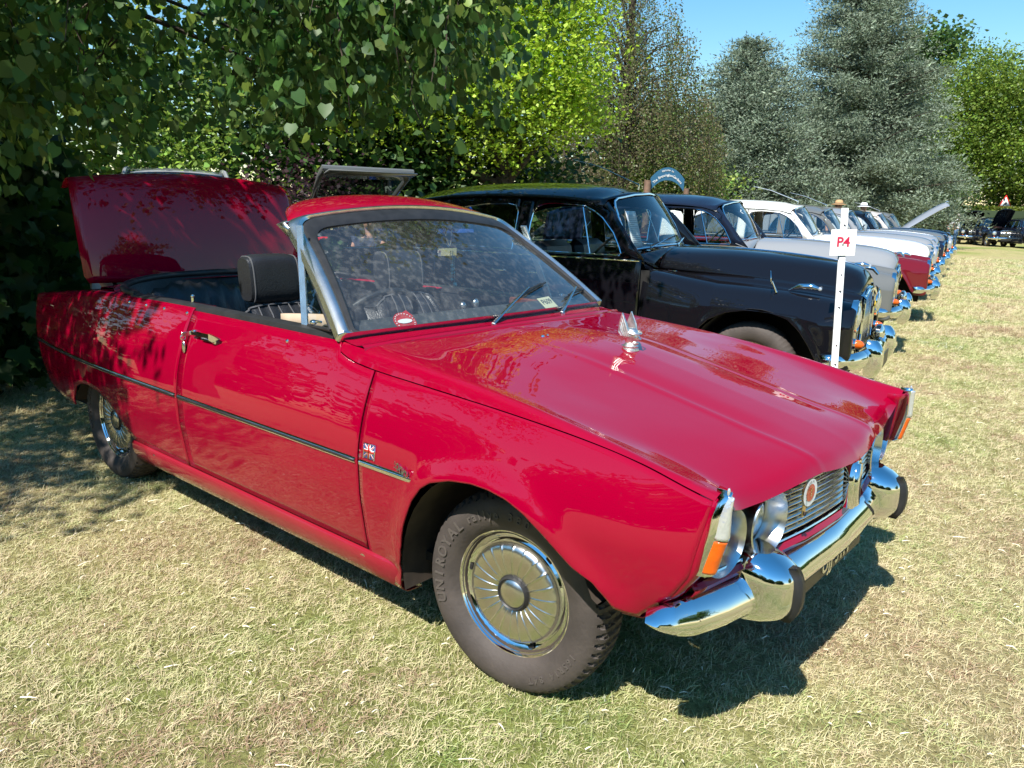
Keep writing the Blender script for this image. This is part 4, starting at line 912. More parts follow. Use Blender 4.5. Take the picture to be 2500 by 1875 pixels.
# ================================================================ the row of 1950s saloons
def obuild(mb, name, role, parent, **k):
    """part whose paint can differ between copies: the material sits on the object"""
    o = mb.build(name, None, parent, **k); o.data.materials.append(ROLE[role]); sl_ = o.material_slots[0]; sl_.link = 'OBJECT'; sl_.material = ROLE[role]; return o
ROLE = {'body': paint('role_body', (0, 0, 0)), 'bonnet': paint('role_bonnet', (0, 0, 0)), 'roof': paint('role_roof', (0, 0, 0))}
def make_saloon():
    T = empty('classic_saloon')
    # section of front wing: (y, z) from bonnet joint outwards and down
    def wy(x, z):  # side surface
        b = np.interp(z, [.22, .35, .5, .7, .85, .95, 1.06], [.775, .80, .815, .815, .812, .805, .785])
        return b - .07 * np.clip((-2.6 - x) / 1.1, 0, 1) ** 2 - .035 * np.clip((x - .15) / .45, 0, 1) ** 2
    arch = lambda x: np.interp(x, [-.60, -.42, -.415, -.39, -.342, -.276, -.163, -.034, .05, .137, .249, .327, .393, .453, .50, .7], [.235, .235, .30, .50, .617, .683, .740, .765, .768, .763, .732, .665, .575, .47, .40, .39])
    top = pch([-.85, -.6, -.2, .1, .3, .45, .55, .64], [.985, .975, .968, .955, .94, .925, .91, .895])  # joint height with bonnet
    us = np.unique(np.concatenate([np.linspace(-.80, -.44, 8), np.linspace(-.43, -.25, 22), np.linspace(-.25, .45, 26), np.linspace(.45, .60, 12)]))
    for s in (-1, 1):
        G = []
        for x in us:
            zt = float(top(x)); sh_ = np.clip((x - .40) / .24, 0, 1)
            cr = [(.455, zt), (.475, zt - .022), (.51, zt - .045), (.57, zt - .050), (.63, zt - .058), (.69, zt - .085), (.745, zt - .13), (.785, zt - .19)]
            if x < -.3:
                q = np.clip((-.3 - x) / .5, 0, 1); alt = [(.455, zt), (.50, zt - .0), (.56, zt + .0), (.63, zt + .01), (.69, zt + .0), (.735, zt - .02), (.775, zt - .06), (.80, zt - .15)]
                cr = [tuple(np.array(a) * (1 - q) + np.array(b) * q) for a, b in zip(cr, alt)]
            zb_ = float(arch(x)); z1 = cr[-1][1]; row = [np.array([x, s * y, z]) for y, z in cr]
            row[-1][1] = s * min(.785 if x > -.3 else .80, float(wy(x, z1)))
            for q in np.linspace(0, 1, 15)[1:]:
                z = z1 + (zb_ - z1) * q; fl = .012 * math.exp(-((z - zb_) / .05) ** 2) if -.42 < x < .47 else 0
                row.append(np.array([x, s * (float(wy(x, z)) + fl), z]))
            G.append(row)
        # rounded nose: sections shrink towards the lamp
        last = np.array(G[-1]); cen = np.array([0, s * .575, .70])
        for dx, k in ((.018, .985), (.034, .955), (.046, .91), (.053, .85), (.056, .78)):
            r = last.copy(); r[:, 0] = .60 + dx; r[:, 1] = cen[1] + (last[:, 1] - cen[1]) * k; r[:, 2] = cen[2] + (last[:, 2] - cen[2]) * (1 - (1 - k) * .6); G.append(list(r))
        r = np.array(G[-1]); r[:, 0] = .655; r[:, 1] = cen[1] + (last[:, 1] - cen[1]) * .0 ; r[:, 2] = np.linspace(r[0, 2], r[-1, 2], len(r)); G.append(list(r))
        obuild(MB().grid(G), 'front_wing', 'body', T, solid=.005)
        MB().grid([[(.655, s * .575, z), (.645, s * .40, z), (.60, s * .28, z)] for z in np.linspace(.42, .90, 8)]).build('wing_inner', M_BLACK, T) if False else None
        obuild(MB().grid([[(.653, s * .60, z), (.650, s * .42, z), (.62, s * .30, z), (.58, s * .27, z)] for z in np.linspace(.40, float(top(.64)) - .02, 8)]), 'nose_panel', 'body', T, solid=.003)
        # doors and rear wing: side skin from sill to belt
        def skin(name, xa, xb, n, zb_, role='body'):
            G = []
            for x in np.linspace(xa, xb, n):
                b = zb_(x); zt = 1.058 - .05 * np.clip((-2.7 - x) / 1.0, 0, 1) ** 1.5
                G.append([(x, s * float(wy(x, z)), z) for z in np.linspace(b, zt, 16)] + [(x, s * (float(wy(x, zt)) - .02), zt + .012), (x, s * (float(wy(x, zt)) - .06), zt + .014)])
            return obuild(MB().grid(G), name, role, T, solid=.005)
        skin('front_door', -.815, -1.845, 24, lambda x: .24); skin('rear_door', -1.855, -2.66, 20, lambda x: .24 if x > -2.42 else float(np.interp(x, [-2.66, -2.42], [.60, .24])))
        ar = lambda x: float(np.interp(x, [-3.9, -3.25, -3.22, -3.1, -2.95, -2.80, -2.67], [.34, .33, .40, .56, .62, .62, .60]))
        skin('rear_wing', -2.67, -3.78, 26, ar)
        # sill, and a black sheet whose colour stands for shade in the door gaps
        MB().grid([[(x, s * y, z) for y, z in ((.775, .238), (.765, .205), (.70, .20))] for x in (-.44, -2.4)]).build('sill', M_CHROME, T)
        MB().box((-1.7, s * .775, .62), (1.9, .01, .74)).build('door_gap_shade', M_DARK, T)
        for x0, zc in ((.03, .36), (-2.82, .33)):
            G = []
            for t in np.linspace(-.2, np.pi + .2, 20): G.append([(x0 + .45 * math.cos(t), s * y, min(zc + .42 * math.sin(t), .80 if x0 > 0 else .64)) for y in (.80, .60, .42)] + [(x0, s * .42, zc)])
            MB().grid(G).build('wheel_arch_liner', M_DARK, T)
        # belt chrome strip, door handles
        MB().tube([(x, s * (float(wy(x, 1.055)) + .002), 1.055) for x in np.linspace(-.83, -2.9, 24)], .006, 6).build('belt_strip', M_CHROME, T)
        for x in (-1.70, -2.02):
            MB().tube([(x - .06, s * .818, .925), (x - .055, s * .838, .925), (x + .05, s * .842, .925), (x + .075, s * .83, .925)], [.006, .009, .009, .004], 8).build('door_handle', M_CHROME, T)
        # greenhouse side: pillars and cant rail; windows cut by building around them
        def gy(x, z): return np.interp(z, [1.06, 1.30, 1.45, 1.50], [.775, .70, .655, .635]) - .10 * np.clip((-2.75 - x) / .75, 0, 1) ** 1.5
        ctop = pch([-3.45, -3.2, -2.9, -2.5, -2.1, -1.7, -1.4, -1.25, -1.12], [1.28, 1.39, 1.455, 1.492, 1.503, 1.497, 1.478, 1.445, 1.39])
        win = lambda x: np.interp(x, [-1.80, -1.79, -1.755, -1.61, -1.345, -1.185, -1.078, -1.0, -.985], [1.08, 1.37, 1.442, 1.455, 1.436, 1.352, 1.246, 1.12, 1.085])
        wr = lambda x: np.interp(x, [-2.73, -2.70, -2.60, -2.4, -2.1, -1.96, -1.93, -1.925], [1.09, 1.20, 1.36, 1.42, 1.447, 1.44, 1.40, 1.09])
        cant = MB()
        def strip(xs, lo, hi, nz=5):
            cant.grid([[(x, s * float(gy(x, z)), z) for z in np.linspace(lo(x), hi(x), nz)] for x in xs])
        CT = lambda x: float(ctop(x))
        strip(np.linspace(-1.12, -1.79, 18), lambda x: float(win(x)), CT)
        strip(np.linspace(-1.80, -1.925, 4), lambda x: 1.06, CT, 9)
        strip(np.linspace(-1.93, -2.72, 18), lambda x: float(wr(x)), CT)
        strip(np.linspace(-2.73, -3.26, 12), lambda x: 1.05, CT, 9)
        # A pillar
        ap = [(-.80, 1.065), (-.90, 1.17), (-1.0, 1.285), (-1.08, 1.37), (-1.12, 1.41)]; wp = [(-.985, 1.085), (-1.03, 1.16), (-1.078, 1.246), (-1.13, 1.30), (-1.16, 1.335)]
        cant.grid([[(a * (1 - q) + c_ * q, s * float(gy(0, b * (1 - q) + d_ * q)), b * (1 - q) + d_ * q) for q in (0, .5, 1)] for (a, b), (c_, d_) in zip(ap, wp)])
        obuild(cant, 'window_surround', 'roof', T, solid=.012)
        # gutter strip
        MB().tube([(x, s * (float(gy(x, CT(x))) + .008), CT(x) + .002) for x in np.linspace(-1.20, -3.1, 30)] , .006, 6).build('gutter', M_BLACK, T)
        # chrome window frames and glass
        def ring(pts, nm, gmat=None, rr=.007):
            P = [np.array([x, s * (float(gy(x, z)) + .004), z]) for x, z in pts]
            f_ = MB().tube(P + [P[0], P[1]], rr, 6, cap=False).build(nm, M_CHROME, T)
            return f_
        fr = [(-1.80, 1.085), (-1.80, 1.30), (-1.79, 1.38), (-1.755, 1.43), (-1.70, 1.45), (-1.61, 1.457), (-1.45, 1.45), (-1.345, 1.436), (-1.26, 1.40), (-1.185, 1.352), (-1.078, 1.246), (-1.01, 1.14), (-.99, 1.10), (-1.0, 1.085)]
        ring(fr, 'front_window_frame')
        ring([(-1.93, 1.09), (-1.93, 1.38), (-1.96, 1.43), (-2.05, 1.445), (-2.25, 1.44), (-2.45, 1.41), (-2.60, 1.35), (-2.69, 1.22), (-2.72, 1.10)], 'rear_window_frame')
        dv = [(-1.243, 1.087), (-1.365, 1.43)]
        MB().tube([(x, s * (float(gy(x, z)) + .002), z) for x, z in dv], .006, 6).build('quarterlight_bar', M_CHROME, T)
        qg = MB(); qt = [(-1.365, 1.432), (-1.30, 1.42), (-1.25, 1.395), (-1.185, 1.352), (-1.078, 1.246), (-1.0, 1.11)]; qb = [(-1.365, 1.43), (-1.34, 1.36), (-1.32, 1.31), (-1.295, 1.235), (-1.27, 1.16), (-1.243, 1.09)]
        qg.grid([[(x, s * float(gy(x, z)) - s * .004, z) for x, z in (a, b)] for a, b in zip(qt, qb)]); qg.build('quarterlight_glass', M_GLASS, T)
        rg = MB().grid([[(x, s * (float(gy(x, z)) - .006), z) for z in np.linspace(1.08, float(wr(x)), 5)] for x in np.linspace(-1.93, -2.72, 14)]); rg.build('rear_door_glass', M_GLASS, T)
        # lamps
        o = np.array([.640, s * .578, .760])
        hl_ = MB().lathe([(.112, -.020), (.113, .008), (.106, .020), (.095, .024), (.090, .016)], 32, o, (1, 0, 0)).build('headlight', M_CHROME, T)
        MB().lathe([(.0005, .040), (.04, .036), (.07, .026), (.091, .014)], 28, o, (1, 0, 0)).build('lens', M_CLEAR, hl_)
        ind = MB().lathe([(.040, 0), (.036, .012), (.030, .015)], 20, (.650, s * .580, .575), (1, 0, 0)).build('indicator', M_CHROME, T)
        MB().lathe([(.031, .010), (.031, .03), (.022, .052), (.008, .064), (.0005, .066)], 20, (.652, s * .580, .575), (1, 0, 0)).build('amber_lens', M_AMBER, ind)
        # side lamp pod on wing top
        sp = MB().tube([(.20, s * .60, .905), (.27, s * .60, .935), (.35, s * .60, .938), (.40, s * .60, .925)], [.004, .020, .022, .012], 12).build('wing_lamp', M_CHROME, T)
        MB().sphere((.402, s * .60, .926), (.014, .016, .016), 12, 8).build('wing_lamp_lens', M_CLEAR, sp)
        mm = MB().tube([(.13, s * .66, .89), (.115, s * .67, .93), (.10, s * .68, .965)], [.010, .006, .006], 8).lathe([(.0005, .012), (.03, .010), (.052, .004), (.054, 0), (.0005, -.002)], 20, (.09, s * .69, .985), (1, s * -.25, .1)).build('wing_mirror', M_CHROME, T)
        # wheels
        for x in (.0, -2.82):
            wl = MB().lathe([(.06, .02), (.18, .02), (.195, .05), (.20, .055)], 32, (0, 0, 0), (0, s, 0)).build('wheel', M_CHROME, T, loc=(x, s * .655, .338))
            n = 180; rows = [(.20, .055), (.215, .07), (.25, .085), (.29, .085), (.315, .072), (.328, .060), (.336, .05), (.338, .03), (.338, 0), (.338, -.03), (.334, -.055), (.32, -.07), (.27, -.08), (.2, -.06)]
            an = np.arange(n) * 2 * np.pi / n; G = np.zeros((len(rows), n, 3))
            for i, (r, h) in enumerate(rows):
                rr = r - np.where((np.arange(n) % 3) == 0, .005, 0) * (4 <= i <= 10); G[i, :, 0] = rr * np.cos(an); G[i, :, 1] = s * h; G[i, :, 2] = rr * np.sin(an)
            MB().grid(G, close_v=True).build('tyre', M_TYRE, wl)
            MB().lathe([(.0005, .085), (.05, .08), (.09, .062), (.12, .045), (.15, .040), (.185, .05)], 32, (0, 0, 0), (0, s, 0)).build('hubcap', M_CHROME, wl)
    # bonnet
    rails = [
     [(-.80, 0, 1.148), (-.383, 0, 1.150), (-.1, 0, 1.140), (.2, 0, 1.118), (.4, 0, 1.096), (.52, 0, 1.072), (.592, 0, 1.045), (.632, 0, 1.005), (.650, 0, .945)],
     [(-.80, -.16, 1.142), (-.383, -.16, 1.142), (-.1, -.16, 1.130), (.2, -.16, 1.106), (.4, -.16, 1.082), (.52, -.16, 1.058), (.592, -.16, 1.030), (.630, -.16, .99), (.648, -.16, .935)],
     [(-.80, -.30, 1.118), (-.383, -.30, 1.112), (-.1, -.29, 1.098), (.2, -.28, 1.070), (.4, -.27, 1.045), (.52, -.265, 1.022), (.59, -.26, .99), (.622, -.26, .955), (.640, -.26, .91)],
     [(-.80, -.40, 1.072), (-.383, -.39, 1.062), (-.1, -.38, 1.045), (.2, -.36, 1.012), (.4, -.345, .985), (.52, -.33, .962), (.585, -.31, .94), (.618, -.29, .915), (.634, -.28, .892)],
     [(-.80, -.45, 1.02), (-.383, -.44, 1.01), (-.1, -.43, .995), (.2, -.42, .965), (.4, -.40, .942), (.52, -.385, .922), (.585, -.36, .908), (.612, -.33, .895), (.628, -.30, .885)],
     [(-.80, -.462, .992), (-.383, -.46, .975), (-.1, -.455, .966), (.2, -.45, .947), (.4, -.445, .93), (.52, -.43, .912), (.58, -.40, .90), (.605, -.36, .888), (.622, -.31, .878)]]
    G = loft(rails, 44, 26); order = np.concatenate([G[:, ::-1], (G * [1, -1, 1])[:, 1:]], 1)
    bn = obuild(MB().grid(order), 'bonnet', 'bonnet', T, solid=.004)
    MB().tube([(x, 0, float(z) + .003) for x, z in zip(np.linspace(-.78, .59, 20), pch([-.8, -.383, -.1, .2, .4, .52, .592], [1.148, 1.15, 1.14, 1.118, 1.096, 1.072, 1.045])(np.linspace(-.78, .59, 20)))], .005, 6).build('bonnet_strip', M_CHROME, bn)
    # nose chrome: surround and grille of vertical bars
    gf = MB(); pts = [(.648, -.285, .49), (.652, -.285, .80), (.650, -.275, .872), (.655, -.20, .905), (.662, 0, .918), (.655, .20, .905), (.650, .275, .872), (.652, .285, .80), (.648, .285, .49), (.652, 0, .475), (.648, -.285, .49)]
    gf.tube(pts, .013, 8, cap=False).box((.664, 0, .69), (.02, .02, .42), bev=.004)
    gf.grid([[(.60, y, .925 - .06 * (y / .3) ** 2 + .02), (.645, y, .925 - .06 * (y / .3) ** 2 + .012), (.672, y, .925 - .06 * (y / .3) ** 2 - .012), (.668, y, .925 - .06 * (y / .3) ** 2 - .032)] for y in np.linspace(-.31, .31, 15)])
    gf = gf.build('grille', M_CHROME, T)
    for k in range(-11, 12):
        if k == 0: continue
        MB().box((.652, k * .0238, .688), (.012, .012, .40 - .03 * (k / 11) ** 2)).build('grille_bar', M_ALU, gf, smooth=False)
    MB().box((.63, 0, .69), (.01, .56, .42)).build('grille_backing', M_DARK, T)
    bd = MB().lathe([(.0005, .012), (.022, .010), (.028, .0)], 6, (.680, 0, .80), (1, 0, 0)).box((.678, 0, .755), (.008, .022, .06), bev=.003).box((.678, 0, .84), (.008, .03, .03), bev=.003).build('shield_badge', M_INK, gf)
    MB().poly([(.692, -.010, .78), (.692, .010, .78), (.692, .016, .80), (.692, 0, .822), (.692, -.016, .80)], (.004, 0, 0)).build('badge_emblem', simple('emblem_yellow', (.75, .50, .03), .4) if 'emblem_yellow' not in MATS else MATS['emblem_yellow'], bd, smooth=False)
    MB().tube([(.60, 0, 1.055), (.655, 0, 1.05), (.69, 0, 1.01)], [.008, .016, .010], 10).build('bonnet_mascot', M_CHROME, bn)
    # scuttle, windscreen and roof
    def wb(y): t = y / .70; return np.array([-.845 - .17 * t * t, y, 1.150 - .045 * t * t])
    def wt_(y): t = y / .56; return np.array([-1.095 - .10 * t * t, y, 1.545 - .065 * t ** 2])
    G = []
    for t in np.linspace(-1, 1, 25):
        b = wb(t * .70) + [0, 0, -.012]; a = np.array([-.79, t * .46, 1.146 - .155 * abs(t) ** 2.2]) if True else None
        e = np.array([-.80 - .0 * t, t * .78, 1.06 - 0.0]); a[1] = t * .60; a[2] = 1.146 - .12 * abs(t) ** 2
        G.append([a + [.0, 0, -.004], (a + b) / 2 + [0, 0, .003], b])
    obuild(MB().grid(G), 'scuttle', 'bonnet', T, solid=.004)
    for s in (-1, 1):
        obuild(MB().grid([[wb(s * .55) + [0, 0, -.014], (-.80, s * .455, .99)], [wb(s * .62) + [0, 0, -.014], (-.80, s * .60, .985)], [wb(s * .70) + [0, 0, -.014], (-.80, s * .74, 1.0)], [(-.93, s * .775, 1.10), (-.80, s * .785, 1.055)]]), 'scuttle_side', 'bonnet', T, solid=.004)
    Gg = [[wb(v * .66) * (1 - q) + wt_(v * .53) * q + np.array([.02 * math.sin(q * math.pi), 0, 0]) for v in np.linspace(-1, 1, 21)] for q in np.linspace(.03, .97, 9)]
    MB().grid(Gg).build('windscreen', M_GLASS, T)
    def wl_(v, q): return wb(v * .66) * (1 - q) + wt_(v * .53) * q + np.array([.02 * math.sin(q * math.pi), 0, 0])
    lp = [(-.9, .0), (-.5, 0), (0, 0), (.5, 0), (.9, 0), (.985, .04), (1.01, .12), (1.01, .5), (1.01, .86), (.98, .96), (.9, 1), (.5, 1), (0, 1), (-.5, 1), (-.9, 1), (-.98, .96), (-1.01, .86), (-1.01, .5), (-1.01, .12), (-.985, .04), (-.9, 0), (-.5, 0)]
    MB().tube([wl_(*p) + [.006, 0, .006] for p in lp], .009, 6, cap=False).build('windscreen_trim', M_CHROME, T)
    # roof shell incl. header, pillars' outer band
    zr = pch([-3.50, -3.19, -2.89, -2.49, -1.98, -1.62, -1.40, -1.17, -1.06], [1.36, 1.50, 1.572, 1.613, 1.629, 1.620, 1.603, 1.572, 1.552]); G = []
    ctop = pch([-3.50, -3.2, -2.9, -2.5, -2.1, -1.7, -1.4, -1.25, -1.10], [1.25, 1.39, 1.455, 1.492, 1.503, 1.497, 1.478, 1.45, 1.40])
    for q in np.linspace(0, 1, 34):
        row = []
        for t in np.linspace(-1, 1, 31):
            fr_ = wt_(t * .60); xf = fr_[0] - .0; x = xf * (1 - q) + (-3.24 + .10 * t * t) * q
            hw = .665 - .085 * max(0, (-2.6 - x) / .9) ** 1.5 - .07 * max(0, (x + 1.45) / .4) ** 1.5
            zc = float(zr(x)); ze = float(ctop(x)); k = abs(t) ** 2.6; z = zc * (1 - k) + ze * k
            if q < .12: z = z * (q / .12) + (fr_[2] + .012) * (1 - q / .12) if abs(t) < .95 else z
            row.append((x, t * hw, z))
        G.append(row)
    obuild(MB().grid(G), 'roof', 'roof', T, solid=.005)
    for s in (-1, 1):
        ap = [(-.80, .785, 1.060), (-.90, .755, 1.155), (-1.0, .715, 1.27), (-1.10, .675, 1.375), (-1.20, .655, 1.445)]
        ip = [wb(s * .672) + [.0, 0, .0]] + [wl_(s * 1.03, q) for q in (.30, .55, .80, 1.0)]
        obuild(MB().grid([[p, (np.array([a[0], s * a[1], a[2]]) * .5 + p * .5) + [.012, s * .012, .008], (a[0], s * a[1], a[2])] for p, a in zip(ip, ap)]), 'windscreen_pillar', 'roof', T, solid=.008)
    # rear: window, boot
    G = [[(-3.24 - q * .26 + .10 * t * t * (1 - q), t * (.56 + .06 * q), 1.470 - .10 * abs(t) ** 2.6 * (1 - q) - q * .38) for t in np.linspace(-1, 1, 15)] for q in np.linspace(0, 1, 6)]
    MB().grid(G).build('rear_window', M_DGLASS, T)
    G = [[(x, t * (.72 - .05 * i), z - .10 * t ** 4) for t in np.linspace(-1, 1, 17)] for i, (x, z) in enumerate(((-3.30, 1.07), (-3.55, 1.07), (-3.78, 1.0), (-3.90, .85), (-3.93, .60), (-3.88, .38)))]
    obuild(MB().grid(G), 'boot_lid', 'body', T, solid=.004)
    MB().tube([(-3.80, -.80, .46), (-3.98, -.60, .46), (-4.02, 0, .46), (-3.98, .60, .46), (-3.80, .80, .46)], .04, 10).build('rear_bumper', M_CHROME, T)
    MB().box((-1.65, 0, .34), (3.9, 1.45, .05)).box((.1, 0, .5), (.95, .70, .45)).build('underbody', M_DARK, T)
    # wipers, aerial, bumper
    for y in (-.42, .02):
        a = wb(y) + [.02, 0, .004]; b = wl_((y + .26) / .62, .12) + [.025, 0, .01]; wp_ = MB().tube([a, b], [.006, .004], 6).build('wiper', M_CHROME, T)
        MB().tube([wl_((y + .05) / .62, .05) + [.025, 0, .008], wl_((y + .47) / .62, .16) + [.025, 0, .012]], .005, 6).build('wiper_blade', M_RUBBER, wp_)
    MB().tube([(-1.20, .02, 1.585), (-1.19, .02, 1.62), (-1.30, .06, 1.66), (-1.62, .14, 1.78), (-1.90, .20, 1.84)], [.012, .007, .005, .004, .003], 6).build('aerial', M_ALU, T)
    ya = np.concatenate([np.linspace(-.83, -.72, 6), np.linspace(-.66, .66, 23), np.linspace(.72, .83, 6)]); G = []
    bxx = lambda y: float(np.interp(abs(y), [0, .35, .60, .72, .79, .83], [.785, .77, .735, .68, .60, .50]))
    for y in ya:
        e = np.clip((abs(y) - .62) / .21, 0, 1); x = bxx(y); h = .062 - .02 * e
        G.append([(x + p * (1 - .5 * e), y + np.sign(y) * p * e * .6, .475 + q) for p, q in ((-.05, h * .8), (-.02, h), (.0, h * .7), (.012, h * .25), (.012, -h * .25), (.0, -h * .7), (-.02, -h), (-.05, -h * .8))])
    bm_ = MB().grid(G).build('front_bumper', M_CHROME, T, solid=.003)
    for s in (-1, 1):
        G = []
        for t in np.linspace(0, 1, 15):
            a = (t - .5) * 2; z = .455 + a * .13 + .01; w_ = .055 * (1 - .5 * abs(a) ** 4); xx = .775 + .05 * (1 - abs(a) ** 3)
            G.append([(.72, s * .44 - w_, z), (xx - .03, s * .44 - w_, z), (xx, s * .44 - w_ * .6, z), (xx + .008, s * .44, z), (xx, s * .44 + w_ * .6, z), (xx - .03, s * .44 + w_, z), (.72, s * .44 + w_, z)])
        m = MB().grid(G); m.F.append(tuple(range(7))); m.F.append(tuple(range(14 * 7, 15 * 7))); m.build('overrider', M_CHROME, bm_)
    pl_ = MB().box((.80, 0, .40), (.006, .50, .10), bev=.002).build('number_plate', M_INK, T)
    MB().lathe([(.0005, .03), (.05, .02), (.075, .0), (.07, -.03), (.03, -.06)], 20, (.74, .20, .56), (1, 0, 0)).build('fog_lamp', M_CHROME, T)
    # interior
    for s in (-1, 1):
        st = MB().box((-1.75, s * .34, .85), (.16, .56, .62), R=Matrix.Rotation(rad(-12), 3, 'Y'), bev=.06).box((-1.5, s * .34, .58), (.5, .56, .16), bev=.05); st.build('front_seat', M_LEATHER, T)
    MB().box((-2.75, 0, .88), (.2, 1.2, .60), R=Matrix.Rotation(rad(-14), 3, 'Y'), bev=.07).build('rear_seat', M_LEATHER, T)
    MB().box((-1.03, 0, 1.02), (.28, 1.34, .14), bev=.04).build('dashboard', M_WOOD, T)
    m = MB(); cst = np.array([-1.30, -.34, 1.08]); nn_ = np.array([-.75, 0, .66]); e1 = np.array([0, 1., 0]); e2 = np.cross(nn_, e1)
    m.tube([cst + .21 * (math.cos(a) * e1 + math.sin(a) * e2) for a in np.linspace(0, 6.2832, 33)], .010, 8, cap=False).tube([cst + .2 * e1, cst - .2 * e1], .008, 6).tube([cst, cst - nn_ * .22], .02, 8); m.build('steering_wheel', M_RUBBER, T)
    return T
SAL = make_saloon(); SAL.name = 'black_saloon'
GR = 'row of 1950s saloons parked nose-out on the grass'
ROW = [ # x, y, heading, body, bonnet, roof, label
 (-.97, 3.56, 10.0, M_BLACK, M_BLACK, M_BLACK, 'glossy all black saloon standing right beside the red convertible'),
 (-1.60, 6.66, 13.0, M_GREY, M_LGREY, M_NAVY, 'second saloon of the row, grey with a dark navy roof, just beyond the black one'),
 (-2.03, 9.85, 14.0, M_MAROON, M_WHITE, M_WHITE, 'two-tone saloon with white roof and bonnet over maroon sides'),
 (-2.72, 13.05, 13.0, M_LGREY, M_LGREY, M_GREY, 'all grey saloon parked between the white-and-maroon one and its silver neighbour'),
 (-3.30, 16.1, 12.0, M_SILVER, M_SILVER, M_LGREY, 'silver grey saloon mostly hidden behind the signpost, next to the grey one'),
 (-3.85, 19.2, 12.0, M_NAVY, M_GREY, M_BLACK, 'dark navy saloon with a grey bonnet in front of the white-hatted visitor'),
 (-4.45, 22.4, 12.0, M_BLACK, M_NAVY, M_BEIGE, 'saloon with a pale beige roof, second from the far end of the row'),
 (-5.00, 25.6, 12.0, M_SILVER, M_SILVER, M_GREY, 'last saloon of the row with its silver bonnet propped wide open'),
]
km = kidmap(); SALS = []
for i, (x, y, h, b, bn, rf, lab) in enumerate(ROW):
    rm = {'role_body': b, 'role_bonnet': bn, 'role_roof': rf}
    o = SAL if i == 0 else copy_tree(SAL, None, rm, km)
    if i: o.name = 'classic_saloon'
    if i in (1, 4, 5, 7):
        for c in kids(o):
            if c.name.startswith('aerial'): bpy.data.objects.remove(c)
    o.location = (x, y, 0); o.rotation_euler = (0, 0, rad(h)); tag(o, lab, 'car', GR); SALS.append(o)
def open_bonnet(o, ang, colm=None):
    for c in kids(o):
        if c.name.startswith('bonnet') and not c.name.startswith('bonnet_'):
            p = Vector((-.80, 0, 1.10)); c.matrix_local = Matrix.Translation(p) @ Matrix.Rotation(rad(-ang), 4, 'Y') @ Matrix.Translation(-p)
open_bonnet(SALS[7], 39)
# far group facing this way with bonnets up
FAR = [(-8.6, 51.5, -72, 42, M_BLACK, 'black saloon with bonnet up nearest the man in jeans across the lawn'), (-6.75, 49.3, -62, 48, M_NAVY, 'dark navy saloon with raised bonnet, middle of the group across the lawn'),
       (-4.6, 47.8, -58, 50, M_NAVY, 'dark navy saloon with raised bonnet at the right edge, across the lawn'), (-8.9, 56.0, -80, 0, M_BLACK, 'black saloon with closed bonnet parked just below the clipped hedge')]
for x, y, h, a, mt, lab in FAR:
    o = copy_tree(SAL, None, {'role_body': mt, 'role_bonnet': mt, 'role_roof': mt}, km); o.name = 'distant_saloon'
    o.location = (x, y, 0); o.rotation_euler = (0, 0, rad(h)); tag(o, lab, 'car', 'saloons on display across the lawn')
    if a: open_bonnet(o, a)
    for c in kids(o):
        if c.name.startswith('aerial'): bpy.data.objects.remove(c)
rm0 = {'role_body': M_BLACK, 'role_bonnet': M_BLACK, 'role_roof': M_BLACK}
def remap_tree(o, rm):
    for sl_ in o.material_slots:
        if sl_.link == 'OBJECT' and sl_.material and sl_.material.name in rm: sl_.material = rm[sl_.material.name]
    for c in kids(o): remap_tree(c, rm)
remap_tree(SAL, rm0)
# long silver whip aerials of three cars
for i in (2, 3, 6):
    pass
# paper in the black saloon's windscreen, card in second
def onsal(i, p): return SALS[i].matrix_basis @ Vector(p)
bpy.context.view_layer.update()
pg = MB().grid([[(-1.00 - .10 * q + .02, -.56 + .20 * t + .05 * q, 1.14 + .27 * q) for t in np.linspace(0, 1, 5)] for q in np.linspace(0, 1, 6)]).build('printed_sheet', M_CARD, None, solid=.002)
pg.matrix_world = SALS[0].matrix_world
lines = MB()
for k in range(16):
    q = .10 + k * .052; w2 = .8 if k % 5 else .5
    lines.grid([[np.array((-1.00 - .10 * q + .024, -.56 + .20 * t + .05 * q, 1.14 + .27 * q + dz)) for t in (.1, .1 + w2)] for dz in (.0, .004)])
lines.build('printed_lines', simple('grey_ink', (.25, .25, .28), .6), pg, smooth=False)
tag(pg, 'white sheet of printed text standing behind the windscreen of the black saloon', 'paper')
# ================================================================ sign post, garden arch, hedge, warning sign
pw = tag(empty('row_signpost', (-.183, 2.693, 0)), 'white wooden stake with a square card reading P4 beside the black saloon bumper', 'sign')
tl_ = np.array([-.066, -.021]); top_ = 1.46
m = MB(); hh = np.array([.018, .012])
V = []
for z in (0, top_):
    c_ = tl_ * (z / top_)
    for a, b in ((-1, -1), (1, -1), (1, 1), (-1, 1)): V.append((c_[0] + a * hh[0] * .76 - b * hh[1] * .65, c_[1] + a * hh[0] * .65 + b * hh[1] * .76, z))
m.add(V, [(0, 1, 2, 3), (4, 5, 6, 7), (0, 1, 5, 4), (1, 2, 6, 5), (2, 3, 7, 6), (3, 0, 4, 7)]); m.build('stake', M_WPOST, pw, smooth=False)
ex, ey = Vector((.76, .65, 0)), Vector((.65, -.76, 0))
CM = Matrix.Translation(Vector((-.062, -.020, 1.254)) + ey * .022) @ frameM((0, 0, 0), ex + Vector((0, 0, .03)), (0, 0, 1))
cdp = MB().box((0, 0, 0), (.155, .158, .003), bev=.001).build('card', M_CARD, pw); cdp.matrix_local = CM
textmesh('card_lettering', 'P4', .082, M_PRINT, cdp, Matrix.Translation((0, .002, .003)), .0008, font='B')
MB().lathe([(.0005, .004), (.005, .003), (.006, 0)], 10, (-.002, -.012, .002), (0, 0, 1)).build('card_pin', M_STEEL, cdp)
stp = MB()
